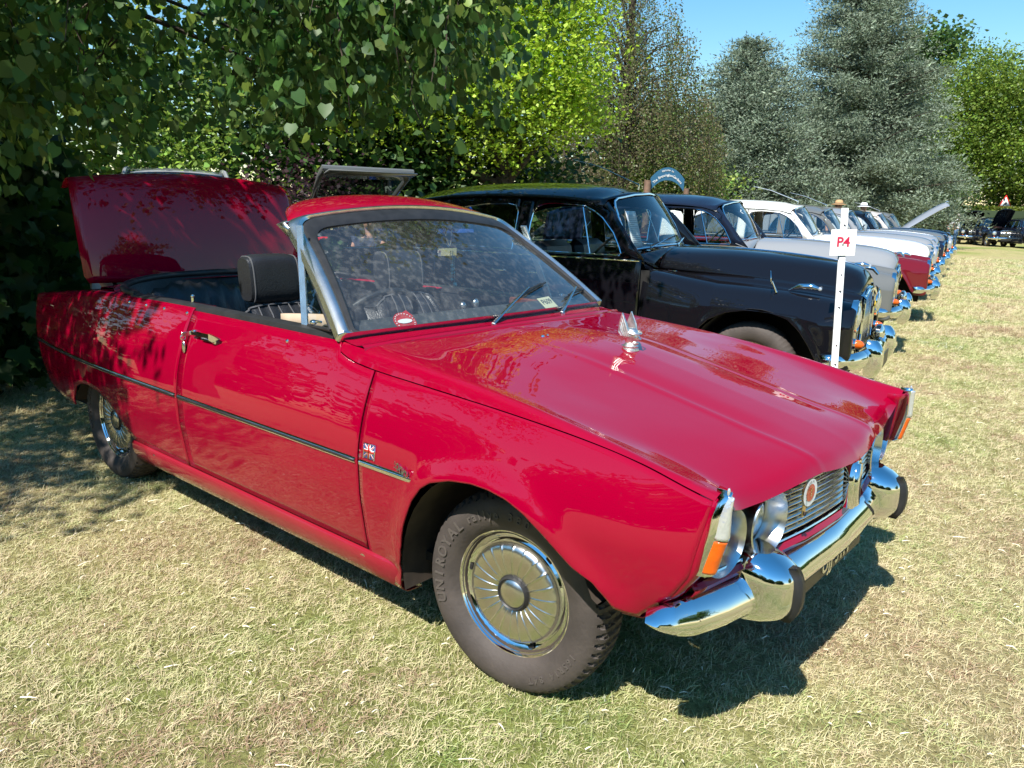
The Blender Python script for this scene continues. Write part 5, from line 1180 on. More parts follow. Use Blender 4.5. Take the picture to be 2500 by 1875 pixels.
for z, w_ in ((.50, .012), (.62, .010), (.86, .012), (.96, .014), (1.06, .009), (1.36, .012)): 
    c_ = tl_ * (z / top_); stp.box((c_[0] + ey.x * .0128, c_[1] + ey.y * .0128, z), (w_, w_ * .8, .007))
stp.build('staples', M_ALU, pw)
# welcome arch: D ~ 22
sa = Vector((-10.3, 18.1, 0)); sx_ = Vector((.70, .71, 0)).normalized(); sn = Vector((sx_.y, -sx_.x, 0))
ar = tag(empty('welcome_arch', sa), 'curved blue board on brown timber posts reading Welcome to The Bressingham Gardens', 'sign')
def A3(u, z, d=0.0): return np.array([sx_.x * u + sn.x * d, sx_.y * u + sn.y * d, z])
for u in (-.62, .54): MB().tube([A3(u, 0), A3(u, 2.30 if u < 0 else 2.10)], .10 if u < 0 else .08, 10).build('post', simple('brown_timber%d' % (u > 0), (.20, .12, .08), .8, noise=.3), ar)
o_ = []; i_ = []
for t in np.linspace(-1, 1, 21):
    u = t * .50 - .02 + .0; o_.append(A3(u, 2.68 - .34 * t * t * .95, -.11)); i_.append(A3(u * .98, 2.32 - .30 * abs(t) ** 2.2 + .0, -.11))
P_ = o_ + i_[::-1]; nd = np.array([sn.x, sn.y, 0]) * .05
bdv = np.array(P_); bb = MB(); n = len(o_)
bb.grid([[o_[k] + nd, i_[k] + nd] for k in range(n)]).grid([[o_[k] - nd * 0, i_[k]] for k in range(n)]).grid([[o_[k], o_[k] + nd] for k in range(n)]).grid([[i_[k], i_[k] + nd] for k in range(n)])
bb.build('arch_board', M_SIGNB, ar)
lt = MB()
def arctext(txt, zc, sz, curve, span):
    L = len(txt)
    for i, chh in enumerate(txt):
        if chh == ' ': continue
        t = (i - (L - 1) / 2) / ((L - 1) / 2); u = t * span - .02; z = zc - curve * t * t; an = -2 * curve * t / span * .8
        X = np.array([sx_.x, sx_.y, an]); p = A3(u, z, .0) ; p = p + np.array([sn.x, sn.y, 0]) * -.05
        textmesh('t', chh, sz, None, M=frameM(p, X, (0, 0, 1)), ext=.004, join=lt)
M_f = sn
arctext('Welcome to', 2.60, .075, .035, .15); arctext('The Bressingham Gardens', 2.46, .100, .21, .40)
lt.build('arch_lettering', M_CARD, ar)
ws = tag(empty('warning_sign', (-9.5, 66.2, 0)), 'red bordered triangular road warning sign standing behind the clipped hedge', 'sign')
wx = Vector((.76, .65, 0)); wn = Vector((.65, -.76, 0))
def tri(r, off): return [(wx.x * r * math.sin(a) + wn.x * off, wx.y * r * math.sin(a) + wn.y * off, 2.75 + r * math.cos(a)) for a in (0, 2.094, 4.189)]
MB().poly(tri(.60, 0), (wn.x * .02, wn.y * .02, 0)).build('sign_plate', M_REDB, ws, smooth=False)
MB().poly(tri(.42, .022), (wn.x * .01, wn.y * .01, 0)).build('sign_face', M_CARD, ws, smooth=False)
MB().poly([(wx.x * a + wn.x * .035, wx.y * a + wn.y * .035, 2.75 + b) for a, b in ((-.10, -.12), (.12, -.12), (.12, .02), (0, .08), (-.04, .0), (-.10, .0))], (wn.x * .01, wn.y * .01, 0)).build('sign_symbol', M_INK, ws, smooth=False)
MB().tube([(0, 0, 0), (0, 0, 2.6)], .04, 8).build('sign_pole', M_STEEL, ws)

# ================================================================ modern cars behind
def modern(name, loc, rz, mat, tail_open=False, L=4.3, H=1.46):
    T = empty(name, loc, rz); hw = .88
    xs = np.linspace(-L / 2, L / 2, 40)
    bz = pch([-L / 2, -L / 2 + .1, -1.2, 0, .9, L / 2 - .25, L / 2], [.86, .98, .98, .96, .93, .78, .60])
    for s in (-1, 1):
        G = []
        for x in xs:
            e = 1 - .18 * max(0, (abs(x) - L / 2 + .45) / .45) ** 2; a = min(abs(x - 1.3), abs(x + 1.35)); zb_ = .22 if a > .38 else .33 + math.sqrt(max(0, .38 ** 2 - a * a)) * .92 - .02
            zt = float(bz(x)); G.append([(x, s * hw * e * (.93 + .07 * math.sin(min(1, (z - .1) / .75) * math.pi * .75)), z) for z in np.linspace(zb_, zt, 10)] + [(x, s * hw * e * .86, zt + .02)])
        MB().grid(G).build('body_side', mat, T, solid=.005)
        for x in (1.3, -1.35):
            wl = MB().lathe([(.0005, .03), (.06, .03), (.18, .015), (.21, .05)], 24, (x, s * .78, .32), (0, s, 0)).build('wheel', M_SILVER, T)
            MB().lathe([(.21, .05), (.24, .08), (.29, .08), (.318, .05), (.318, -.08), (.2, -.08)], 36, (x, s * .78, .32), (0, s, 0)).build('tyre', M_TYRE, wl)
            MB().grid([[(x + .40 * math.cos(t), s * y, .32 + .38 * math.sin(t)) for y in (.82, .55)] for t in np.linspace(-.2, 3.34, 14)]).build('wheel_arch_liner', M_DARK, T)
        MB().grid([[(x, s * (hw * .84 - .25 * (z - .96)), z) for z in np.linspace(.97, float(np.interp(x, [-1.95, -1.5, .1, .75], [1.0, 1.36, 1.38, .99])), 4)] for x in np.linspace(-1.9, .75, 14)]).build('side_glass', M_DGLASS, T)
        MB().tube([(-1.95, s * .74, 1.0), (-1.55, s * .64, 1.38), (-.5, s * .62, 1.43), (.12, s * .63, 1.40), (.85, s * .76, .98)], .03, 8).build('roof_rail', mat, T)
        MB().box((-.45, s * .70, 1.17), (.07, .03, .42)).build('door_pillar', M_RUBBER, T)
        MB().tube([(.55, s * .82, 1.0), (.55, s * .95, 1.02)], [.03, .07], 10).build('door_mirror', mat, T)
        MB().sphere((L / 2 - .18, s * .62, .66), (.14, .18, .08), 14, 8).build('headlight', M_CLEAR, T)
        MB().box((-L / 2 + .04, s * .68, .86), (.08, .16, .20), bev=.02).build('tail_light', M_REDLENS, T)
    MB().grid([[(x, t * .80 * (1 - .18 * max(0, (x - L / 2 + .45) / .45) ** 2), float(bz(x)) + .03 - .05 * t ** 4) for t in np.linspace(-1, 1, 11)] for x in np.linspace(.72, L / 2, 14)]).build('bonnet', mat, T, solid=.004)
    MB().grid([[(L / 2 - .0 + .03 * (1 - t * t) - d, t * .72, z) for t in np.linspace(-1, 1, 11)] for z, d in ((.62, .0), (.45, -.03), (.25, .03))]).build('front_bumper', mat, T, solid=.01)
    MB().grid([[(-L / 2 - .03 * (1 - t * t) + d, t * .74, z) for t in np.linspace(-1, 1, 11)] for z, d in ((.86, .02), (.6, -.0), (.25, .05))]).build('rear_bumper', mat, T, solid=.01)
    MB().grid([[(.85 - .75 * q - .08 * t * t, t * (.74 - .12 * q), .985 + .41 * q) for t in np.linspace(-1, 1, 11)] for q in np.linspace(0, 1, 6)]).build('windscreen', M_GLASS, T)
    MB().grid([[(.10 - 1.68 * q - .05 * t * t, t * .62, 1.40 + .06 * math.sin(q * 2.6) - .03 * t * t) for t in np.linspace(-1, 1, 11)] for q in np.linspace(0, 1, 12)]).build('roof', mat, T, solid=.01)
    hg = empty('x') if False else None
    def tg(p):
        if not tail_open: return p
        a = rad(82); px_, pz_ = -1.56, 1.42; dx, dz = p[0] - px_, p[2] - pz_; return (px_ + dx * math.cos(a) + dz * math.sin(a), p[1], pz_ - dx * math.sin(a) * 1 + dz * math.cos(a))
    fr = MB(); PP = [(-1.60, .60, 1.42), (-1.98, .66, 1.02), (-2.10, .68, .88), (-2.10, -.68, .88), (-1.98, -.66, 1.02), (-1.60, -.60, 1.42), (-1.60, .60, 1.42)]
    fr.tube([tg(p) for p in PP], .032, 8, cap=False); fr.grid([[tg((-1.97 - .13 * q, t * .66, 1.02 - .34 * q)) for t in (-1, 0, 1)] for q in (0, .5, 1)])
    tgt = fr.build('tailgate', mat, T, solid=.02)
    MB().grid([[tg((-1.60 - .37 * q, t * (.58 + .06 * q), 1.42 - .39 * q)) for t in np.linspace(-1, 1, 7)] for q in (0, .5, 1)]).build('rear_glass', M_DGLASS, tgt)
    MB().box((-.2, 0, .28), (3.9, 1.5, .06)).box((-.4, 0, .7), (1.9, 1.3, .4)).build('underbody', M_DARK, T)
    return T
c1 = modern('silver_hatchback', (-9.4, 3.05, 0), rad(-26), M_LGREY); c1.scale = (1, 1, 1.27); tag(c1, 'pale silver modern car whose roof and windscreen show just above the raised red boot lid', 'car')
c2 = modern('grey_estate', (-9.6, 5.45, 0), rad(165), M_GREY, True); tag(c2, 'grey modern estate with its tailgate lifted, seen over the red roof cap of the convertible', 'car')
c3 = modern('blue_hatchback', (-10.7, 8.3, 0), rad(165), M_BLUE); tag(c3, 'bright blue modern car seen through the convertible windscreen', 'car')

# ================================================================ people
def skin_body(name, J, E_, mat, parent=None, sub=1, root=0):
    me = bpy.data.meshes.new(name); me.from_pydata([j[:3] for j in J], E_, []); o = link(name, me, mat, parent)
    if not me.skin_vertices: 
        bpy.context.view_layer.objects.active = o
    md = o.modifiers.new('skin', 'SKIN'); md.use_smooth_shade = True
    if not me.skin_vertices: me.skin_vertices  # layer made by modifier
    for i, j in enumerate(J):
        r = j[3]; r = (r, r) if np.isscalar(r) else r; me.skin_vertices[0].data[i].radius = r
    for i in range(len(J)): me.skin_vertices[0].data[i].use_root = (i == root)
    s_ = o.modifiers.new('sub', 'SUBSURF'); s_.levels = sub; s_.render_levels = sub + 1
    return o
def person(loc, rz, label, top, bottom, hair, bend=0.0, arms='down', hat=None, seated=False, shoes=M_INK, sx=1.0):
    T = empty('person', loc, rz); tag(T, label, 'person')
    hipz = .92 if not seated else .46; th = rad(bend); hx, hz = .0, hipz
    def up(d, y, f=0.0): return (hx + math.sin(th) * d + math.cos(th) * f, y, hz + math.cos(th) * d - math.sin(th) * f)
    if seated: kn = [(.42, .12, .48), (.42, -.12, .48)]; an = [(.44, .13, .09), (.44, -.13, .09)]
    else: kn = [(.02, .10, .50), (.04, -.10, .50)]; an = [(-.02, .11, .09), (.0, -.12, .09)]
    sh_ = [up(.50, .185), up(.50, -.185)]
    if arms == 'fwd': el = [up(.26, .24, .14), up(.26, -.24, .14)]; wr_ = [up(.22, .12, .36), up(.22, -.12, .36)]
    else: el = [up(.24, .24, -.01), up(.24, -.24, -.01)]; wr_ = [up(.0, .25, .08), up(.0, -.25, .08)]
    J = [(*up(0, 0), .12), (*up(.20, 0), .115), (*up(.42, 0), .12), (*up(.55, 0), .055), (*up(.62, 0), .05), (*up(.70, 0, .02), .078), (*up(.79, 0, .02), .075)]
    E_ = [(0, 1), (1, 2), (2, 3), (3, 4), (4, 5), (5, 6)]
    for s, i in ((1, 0), (-1, 1)):
        b = len(J); J += [(*sh_[i], .06), (*el[i], .042), (*wr_[i], .030)]; E_ += [(2, b), (b, b + 1), (b + 1, b + 2)]
        b = len(J); J += [(hx, s * .09, hz - .04, .085), (*kn[i], .058), (*an[i], .042), (an[i][0] + .15, an[i][1], .04, .035)]; E_ += [(0, b), (b, b + 1), (b + 1, b + 2), (b + 2, b + 3)]
    skin_body('body', J, E_, M_SKIN, T)
    # hands
    for i in (0, 1):
        w0 = np.array(wr_[i]); d = w0 - np.array(el[i]); d /= np.linalg.norm(d); sd_ = np.cross(d, [0, 0, 1.0]); sd_ = sd_ / (np.linalg.norm(sd_) + 1e-6); hb_ = MB()
        hb_.tube([w0, w0 + d * .05, w0 + d * .09], [.026, .036, .030], 8, flat=.45)
        for k, l in enumerate((.055, .066, .070, .060)): hb_.tube([w0 + d * .085 + sd_ * (k - 1.5) * .017, w0 + d * (.085 + l * .6) + sd_ * (k - 1.5) * .018, w0 + d * (.085 + l) + sd_ * (k - 1.5) * .018 + [0, 0, -.012]], [.009, .008, .006], 6)
        hb_.tube([w0 + d * .03 + sd_ * .03, w0 + d * .07 + sd_ * .055], [.011, .008], 6); hb_.build('hand', M_SKIN, T)
    # clothing
    J2 = [(*up(-.03, 0), .150), (*up(.20, 0), .150), (*up(.42, 0), .150), (*up(.53, 0), .07)]; E2 = [(0, 1), (1, 2), (2, 3)]
    for i in (0, 1):
        b = len(J2); e_ = tuple(np.array(sh_[i]) * .15 + np.array(el[i]) * .85); J2 += [(*sh_[i], .085), (*e_, .062)]; E2 += [(2, b), (b, b + 1)]
    sh_o = skin_body('shirt', J2, E2, top, T)
    J3 = [(hx, 0, hz + .0, .145), (*up(.09, 0), .135)]; E3 = [(0, 1)]
    for s, i in ((1, 0), (-1, 1)):
        b = len(J3); J3 += [(hx, s * .095, hz - .06, .115), (*kn[i], .082), (an[i][0], an[i][1], an[i][2] + .02, .068)]; E3 += [(0, b), (b, b + 1), (b + 1, b + 2)]
    skin_body('trousers', J3, E3, bottom, T)
    hd = np.array(up(.745, 0, .02))
    for i in (0, 1): MB().sphere((an[i][0] + .07, an[i][1], .045), (.135, .05, .048), 14, 8).build('shoe', shoes, T)
    f = np.array([math.cos(th), 0, -math.sin(th)])
    face = MB().sphere(hd + f * .010, (.088, .072, .108), 20, 14)
    face.sphere(hd + f * .098 + [0, 0, -.015], (.016, .013, .022), 8, 6)
    for s in (-1, 1): face.sphere(hd + [0, s * .074, 0], (.018, .012, .03), 8, 6)
    face.build('head', M_SKIN, T)
    ey_ = MB(); [ey_.sphere(hd + f * .092 + [0, s * .030, .016], (.008, .011, .007), 8, 6) for s in (-1, 1)]; ey_.sphere(hd + f * .090 + [0, 0, -.052], (.006, .024, .005), 8, 6); ey_.build('eyes_and_mouth', M_HAIRD, T)
    if hair is not None: MB().sphere(hd - f * .012 + [0, 0, .022], (.092, .080, .100), 18, 12).build('hair', hair, T)
    if hat is not None:
        MB().lathe([(.0005, .19), (.06, .185), (.085, .16), (.098, .10), (.105, .085), (.17, .065), (.18, .075), (.17, .08), (.10, .095)], 28, hd - np.array([0, 0, .035]), (0, 0, 1)).build('hat', hat, T)
        MB().lathe([(.100, .088), (.104, .098), (.100, .115)], 28, hd - np.array([0, 0, .035]), (0, 0, 1)).build('hat_band', M_INK if hat is M_WSHIRT else M_BARK, T)
    return T
person((-8.0, 44.2, 0), rad(190), 'man in white shirt and blue jeans standing at the far end of the lawn', M_WSHIRT, M_JEANS, M_HAIRG, arms='fwd')
person((-8.55, 44.9, 0), rad(10), 'visitor in white top and dark trousers bending down next to the man in jeans', M_WSHIRT, M_INK, M_HAIRD, bend=35, arms='fwd')
person((-5.60, 20.6, 0), rad(-60), 'visitor in a white hat and white shirt standing between the far saloons', M_WSHIRT, M_DSHIRT, M_HAIRD, hat=M_WSHIRT)
g_ = MB().sphere((.13, .03, 1.28), (.05, .07, .10), 12, 8)
pp = [o for o in COL.objects if o.name.startswith('person')][-1]
person((-5.25, 17.5, 0), rad(-40), 'visitor in a tan brimmed hat, only the hat showing over the saloon roofs', M_WSHIRT, M_JEANS, M_HAIRD, hat=M_STRAWH)
person((-4.18, .0, 0), rad(0), 'person in pale denim and dark shoes standing behind the open boot lid', M_PJEANS, M_PJEANS, M_HAIRD, bend=62, arms='fwd')
person((-6.35, 3.95, 0), rad(-50), 'bald grey haired man with glasses seated on a folding chair, seen through the convertible windscreen', M_DSHIRT, M_JEANS, None, seated=True)
fc = tag(empty('folding_chair', (-6.35, 3.95, 0), rad(-50)), 'dark folding camp chair under the seated man beyond the convertible', 'chair')
MB().box((0, 0, .33), (.45, .46, .03), bev=.01).build('seat', M_DSHIRT, fc); MB().box((-.25, 0, .62), (.03, .46, .40), bev=.01).build('backrest', M_DSHIRT, fc)
for a in (-.2, .2):
    for b in (-.22, .22): MB().tube([(a, b, 0), (a * .9, b, .33)], .012, 8).build('leg', M_STEEL, fc)
# ================================================================ vegetation
def rotmats(n, up_bias=0.0, r=None):
    """random frames; up_bias pulls the leaf normal towards +z"""
    r = r or rng; z = r.normal(size=(n, 3)); z[:, 2] = np.abs(z[:, 2]) + up_bias; z /= np.linalg.norm(z, axis=1)[:, None]
    a = r.normal(size=(n, 3)); x = np.cross(a, z); x /= np.linalg.norm(x, axis=1)[:, None]; y = np.cross(z, x); return np.stack([x, y, z], -1)
LEAF_Q = (np.array([[0, -.5, 0], [.42, 0, .10], [0, .5, 0], [-.42, 0, .10]]), np.array([[0, 1, 2, 3]]))
LEAF_HEART = (np.array([[0, 0, 0], [.30, -.10, .05], [.50, .22, .02], [.36, .58, -.03], [0, 1.0, -.16], [-.36, .58, -.03], [-.50, .22, .02], [-.30, -.10, .05], [0, .42, -.05]]),
              np.array([[0, 1, 2, 8], [8, 2, 3, 4], [0, 8, 6, 7], [8, 4, 5, 6]]))
LEAF_LOBED = (np.array([[0, 0, 0], [.34, -.12, .03], [.62, .12, -.04], [.40, .34, .03], [.52, .72, -.06], [.20, .62, .02], [0, 1.0, -.10], [-.20, .62, .02], [-.52, .72, -.06], [-.40, .34, .03], [-.62, .12, -.04], [-.34, -.12, .03], [0, .36, -.04]]),
              np.array([[0, 1, 2, 12], [12, 2, 3, 12], [12, 3, 4, 5], [12, 5, 6, 7], [12, 7, 8, 9], [12, 9, 10, 12], [12, 10, 11, 0]]))
LEAF_LOBED = (LEAF_LOBED[0], [(0, 1, 2, 12), (12, 2, 3), (12, 3, 4, 5), (12, 5, 6, 7), (12, 7, 8, 9), (12, 9, 10), (12, 10, 11, 0)])
def leaves(name, P, Rm, S, tmpl, C, mat, parent):
    tv, tf = tmpl; n = len(P); k = len(tv)
    V = np.einsum('nij,kj->nki', Rm, tv) * np.asarray(S)[:, None, None] + P[:, None, :]
    if isinstance(tf, np.ndarray): F = (tf[None] + (np.arange(n) * k)[:, None, None]).reshape(-1, tf.shape[1])
    else:
        a4 = np.array([f for f in tf if len(f) == 4]); a3 = np.array([f for f in tf if len(f) == 3]); off = (np.arange(n) * k)[:, None, None]
        F4 = (a4[None] + off).reshape(-1, 4); F3 = (a3[None] + off).reshape(-1, 3); F = None
    if F is not None: me = npmesh(name, V.reshape(-1, 3), F, smooth=False)
    else:
        me = bpy.data.meshes.new(name); Vf = V.reshape(-1, 3).astype(np.float32); me.vertices.add(len(Vf)); me.vertices.foreach_set('co', Vf.ravel())
        flat = np.concatenate([F4.ravel(), F3.ravel()]).astype(np.int32); tot = np.concatenate([np.full(len(F4), 4), np.full(len(F3), 3)]).astype(np.int32)
        me.loops.add(len(flat)); me.loops.foreach_set('vertex_index', flat); me.polygons.add(len(tot)); me.polygons.foreach_set('loop_start', np.concatenate([[0], np.cumsum(tot)[:-1]]).astype(np.int32)); me.polygons.foreach_set('loop_total', tot); me.update(calc_edges=True)
    ca = me.color_attributes.new('tone', 'FLOAT_COLOR', 'POINT'); cc = np.ones((n, k, 4), np.float32); cc[:, :, :3] = np.asarray(C)[:, None, :]; ca.data.foreach_set('color', cc.ravel())
    o = link(name, me, mat, parent); return o
def tones(n, base, var=.25, hue=.12, alt=None, palt=.2, r=None):
    r = r or rng; c = np.array(base)[None] * (1 + var * r.normal(size=(n, 1)) * .6).clip(.35, 1.9); c = c * (1 + hue * r.normal(size=(n, 3)) * .5)
    if alt is not None: m = r.random(n) < palt; c[m] = np.array(alt) * (1 + .2 * r.normal(size=(m.sum(), 1)))
    return c.clip(.002, .95)
def limb(mb, p, q, r0, r1, wob=.12, n=7, rnd=random):
    p = np.array(p, float); q = np.array(q, float); L = np.linalg.norm(q - p); pts = [p + (q - p) * t + np.array([rnd.uniform(-1, 1), rnd.uniform(-1, 1), rnd.uniform(-.5, .5)]) * wob * L * math.sin(t * math.pi) * .5 for t in np.linspace(0, 1, n)]
    mb.tube(pts, list(np.linspace(r0, r1, n)), 8); return pts
def broadleaf(label, base, trunk_h, lobes, nleaf, lsize, col, alt=None, palt=.15, name='broadleaf_tree', tr=.25, cat='tree', group=None, droop=0.0, clump=.45, var=.3, mat=None, tmpl=LEAF_Q, per=26):
    """lobes: (x,y,z,rx,ry,rz) relative to base; leaves gather in clumps on and in the lobes"""
    T = tag(empty(name, base), label, cat, group); tb = MB(); limb(tb, (0, 0, -.1), (0, 0, trunk_h), tr, tr * .7, .05)
    for l in lobes:
        if random.random() < .9: limb(tb, (0, 0, trunk_h * random.uniform(.6, 1)), np.array(l[:3]) + [0, 0, -.2 * l[5]], tr * .5, .02, .15)
    tb.build('trunk', M_BARK, T)
    W_ = np.array([l[3] * l[4] * l[5] for l in lobes]) ** (2 / 3); W_ /= W_.sum(); nc = max(8, nleaf // per); li = rng.choice(len(lobes), nc, p=W_); Lb = np.array(lobes)
    d = rng.normal(size=(nc, 3)); d /= np.linalg.norm(d, axis=1)[:, None]; rr = rng.random(nc) ** .35 * (1 + .10 * rng.normal(size=nc)); cc = Lb[li, :3] + d * Lb[li, 3:] * rr[:, None]
    P = np.repeat(cc, per, 0); o = rng.normal(size=P.shape) * clump * np.array([1, 1, .6]); P = P + o; P[:, 2] -= droop * (np.hypot(o[:, 0], o[:, 1])) + droop * rng.random(len(P)) * .5
    P = P[P[:, 2] > .05 - 0]; n = len(P); C = tones(n, col, var, .12, alt, palt) * np.repeat(1 + .22 * rng.normal(size=nc), per)[:n, None].clip(.5, 1.6)
    S = lsize * (1 + .3 * rng.normal(size=n)).clip(.4, 1.8)
    leaves('crown', P, rotmats(n, .5), S, tmpl, C.clip(.002, .9), mat or M_LEAF, T); return T

# ---- overhanging lime tree: sprays of heart-shaped leaves hanging from drooping twigs
def lime_tree():
    tx, ty = -6.2, -3.2
    T = tag(empty('lime_tree', (tx, ty, 0)), 'large lime tree whose drooping leafy branches hang over the back of the red convertible', 'tree')
    tb = MB(); limb(tb, (0, 0, -.1), (0, 0, 3.6), .42, .34, .04, 8); r = np.random.default_rng(3)
    anchors = []; E0 = np.array([1.37, -2.3, 1.4])
    # foliage volume: an umbrella with its skirt lowest in the middle; described by bearing and distance from the lawn edge
    n = 0
    while n < 2700:
        brg = rad(r.uniform(127.5, 172)); D = r.uniform(4.4, 8.4); x = E0[0] + D * math.cos(brg); y = E0[1] + D * math.sin(brg)
        b = math.degrees(brg)
        low = np.interp(b, [127.5, 130, 133, 134.5, 138, 142, 150, 158, 164, 172], [17.0, 15, 13.5, 8.5, 7.0, 6.0, 5.3, 5.4, 4.0, 3]) + r.normal() * .7
        el = low + abs(r.normal()) * 8.5 + r.uniform(0, 2.5)
        if el > 30: continue
        z = E0[2] + D * math.tan(rad(el))
        if b > 146 and 7.5 < el < 14 and 151 < b < 158 and r.random() < .72: continue
        anchors.append((x, y, z)); n += 1
    # crown left of the picture and above: shades the rear of the car
    n = 0
    while n < 1500:
        x, y, z = r.uniform(-9.5, -1.75), r.uniform(-5.0, .6), r.uniform(2.7, 5.4)
        sx = x - .17 * z; sy = y + .78 * z
        if sx > -2.38 + .22 * math.sin(sy * 2.3) + .12 * math.sin(sy * 6): continue
        if sy < -1.75 and sx > -3: continue
        brg = math.degrees(math.atan2(y - E0[1], x - E0[0])) % 360
        D = math.hypot(x - E0[0], y - E0[1]); el = math.degrees(math.atan2(z - E0[2], D))
        if brg < 168 and el < 4: continue
        # leave light gaps so the lid and wing get dapples
        if math.sin(sx * 4.1 + 1.0) * math.sin((sy - .78 * 1.2) * 3.3 + .6) >.80: continue
        anchors.append((x, y, z)); n += 1
    for _ in range(1100):
        z = r.uniform(2.6, 4.8); sx = r.uniform(-5.2, -2.42); sy = r.uniform(-1.6, 1.2)
        if sx > -2.75 - .25 * math.sin(sy * 5) and sy < -.9: continue
        if math.sin(sx * 5.3 + .4) * math.sin(sy * 6.1 + 2.0) > .72: continue
        anchors.append((sx + .17 * z, sy - .78 * z, z))
    def gap(p):
        b = math.degrees(math.atan2(p[1] - E0[1], p[0] - E0[0])) % 360; e = math.degrees(math.atan2(p[2] - E0[2], math.hypot(p[0] - E0[0], p[1] - E0[1])))
        return (148 < b < 155.5 and 5.5 < e < 16 and r.random() < .88) or (159 < b < 163 and 8 < e < 13 and r.random() < .8)
    anchors = [p for p in anchors if not gap(p)]
    A = np.array(anchors); per = 15
    n = len(A); P = np.repeat(A, per, 0); t = np.tile(np.linspace(0, 1, per), n); az = np.repeat(r.uniform(0, 6.283, n), per); Ls = np.repeat(r.uniform(.28, .55, n), per)
    P = P + np.stack([np.cos(az) * t * Ls, np.sin(az) * t * Ls, -t ** 1.5 * Ls * .75 + .05], -1) + r.normal(size=P.shape) * .045
    m = len(P)
    # leaf frames: tip hangs down and outward, blade faces out
    down = np.stack([np.cos(az) * .25, np.sin(az) * .25, -np.ones(m)], -1) + r.normal(size=(m, 3)) * .45; down /= np.linalg.norm(down, axis=1)[:, None]
    zz = r.normal(size=(m, 3)) + np.array([.35, -.5, .35]); zz -= down * (zz * down).sum(1)[:, None]; zz /= np.linalg.norm(zz, axis=1)[:, None]; xx = np.cross(down, zz)
    Rm = np.stack([xx, down, zz], -1)
    S = .054 * (1 + .28 * r.normal(size=m)).clip(.45, 1.6)
    C = tones(m, (.075, .155, .035), .35, .18, (.20, .29, .05), .07, r)
    # tw = offset relative to trunk base
    off = np.array([tx, ty, 0]); leaves('crown', P - off, Rm, S, LEAF_HEART, C, M_LEAF, T)
    # pale winged bracts
    k = r.random(m) < .05; Pb = P[k] - off; leaves('seed_bracts', Pb + [0, 0, -.03], Rm[k], .055 * np.ones(k.sum()), (np.array([[-.10, 0, 0], [.10, 0, 0], [.13, .6, .05], [0, 1.1, .1], [-.13, .6, .05]]), [(0, 1, 2, 4), (4, 2, 3)]), tones(k.sum(), (.30, .36, .10), .2, .1, None, 0, r), M_LEAF, T)
    # limbs and twigs
    for a in A[r.choice(len(A), 60, replace=False)]:
        q = a - off; mid = np.array([q[0] * .5, q[1] * .5, max(3.2, q[2] + 1.0)]); p0 = np.array([0, 0, r.uniform(2.6, 3.6)]); pts = [p0 * (1 - u) ** 2 + 2 * u * (1 - u) * mid + u * u * q for u in np.linspace(0, 1, 12)]; tb.tube(pts, list(np.linspace(.055, .006, 12)), 6)
    for a in A[r.choice(len(A), 700, replace=False)]:
        q = a - off; tb.tube([q + [r.uniform(-.2, .2), r.uniform(-.2, .2), .35], q + [r.uniform(-.05, .05), r.uniform(-.05, .05), .12], q, q + [r.uniform(-.1, .1), r.uniform(-.1, .1), -.22]], [.006, .005, .004, .002], 4, cap=False)
    tb.build('trunk', M_BARK, T)
lime_tree()

# ---- shaded bush with big lobed leaves behind the car tail
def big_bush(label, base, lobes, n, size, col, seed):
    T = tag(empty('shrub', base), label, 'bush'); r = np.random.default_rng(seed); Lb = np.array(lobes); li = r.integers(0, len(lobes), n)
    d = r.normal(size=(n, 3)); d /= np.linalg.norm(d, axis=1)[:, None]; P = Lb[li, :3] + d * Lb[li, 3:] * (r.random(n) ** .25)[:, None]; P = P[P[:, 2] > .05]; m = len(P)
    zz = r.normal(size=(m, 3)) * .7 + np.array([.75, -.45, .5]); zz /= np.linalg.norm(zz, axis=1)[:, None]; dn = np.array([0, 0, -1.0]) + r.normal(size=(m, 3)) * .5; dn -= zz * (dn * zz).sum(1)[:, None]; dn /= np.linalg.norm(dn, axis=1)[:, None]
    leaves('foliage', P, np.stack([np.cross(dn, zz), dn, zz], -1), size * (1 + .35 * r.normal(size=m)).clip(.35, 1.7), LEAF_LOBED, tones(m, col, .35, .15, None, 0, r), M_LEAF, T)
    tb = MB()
    for l in lobes: limb(tb, (0, 0, 0), l[:3], .04, .01, .2)
    tb.build('stems', M_BARK, T); return T
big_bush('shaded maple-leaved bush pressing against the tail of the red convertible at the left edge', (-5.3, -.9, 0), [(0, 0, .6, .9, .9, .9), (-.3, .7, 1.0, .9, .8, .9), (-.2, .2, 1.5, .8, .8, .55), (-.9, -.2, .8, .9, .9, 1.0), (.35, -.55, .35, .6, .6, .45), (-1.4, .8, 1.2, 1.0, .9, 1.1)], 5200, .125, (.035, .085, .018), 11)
big_bush('low dark bush behind the red boot lid', (-6.4, 1.4, 0), [(0, 0, .4, 1.1, 1.0, .7), (.2, 1.2, .5, 1.0, 1.0, .7), (-.6, .4, .9, .8, .8, .6)], 2600, .11, (.032, .075, .018), 12)

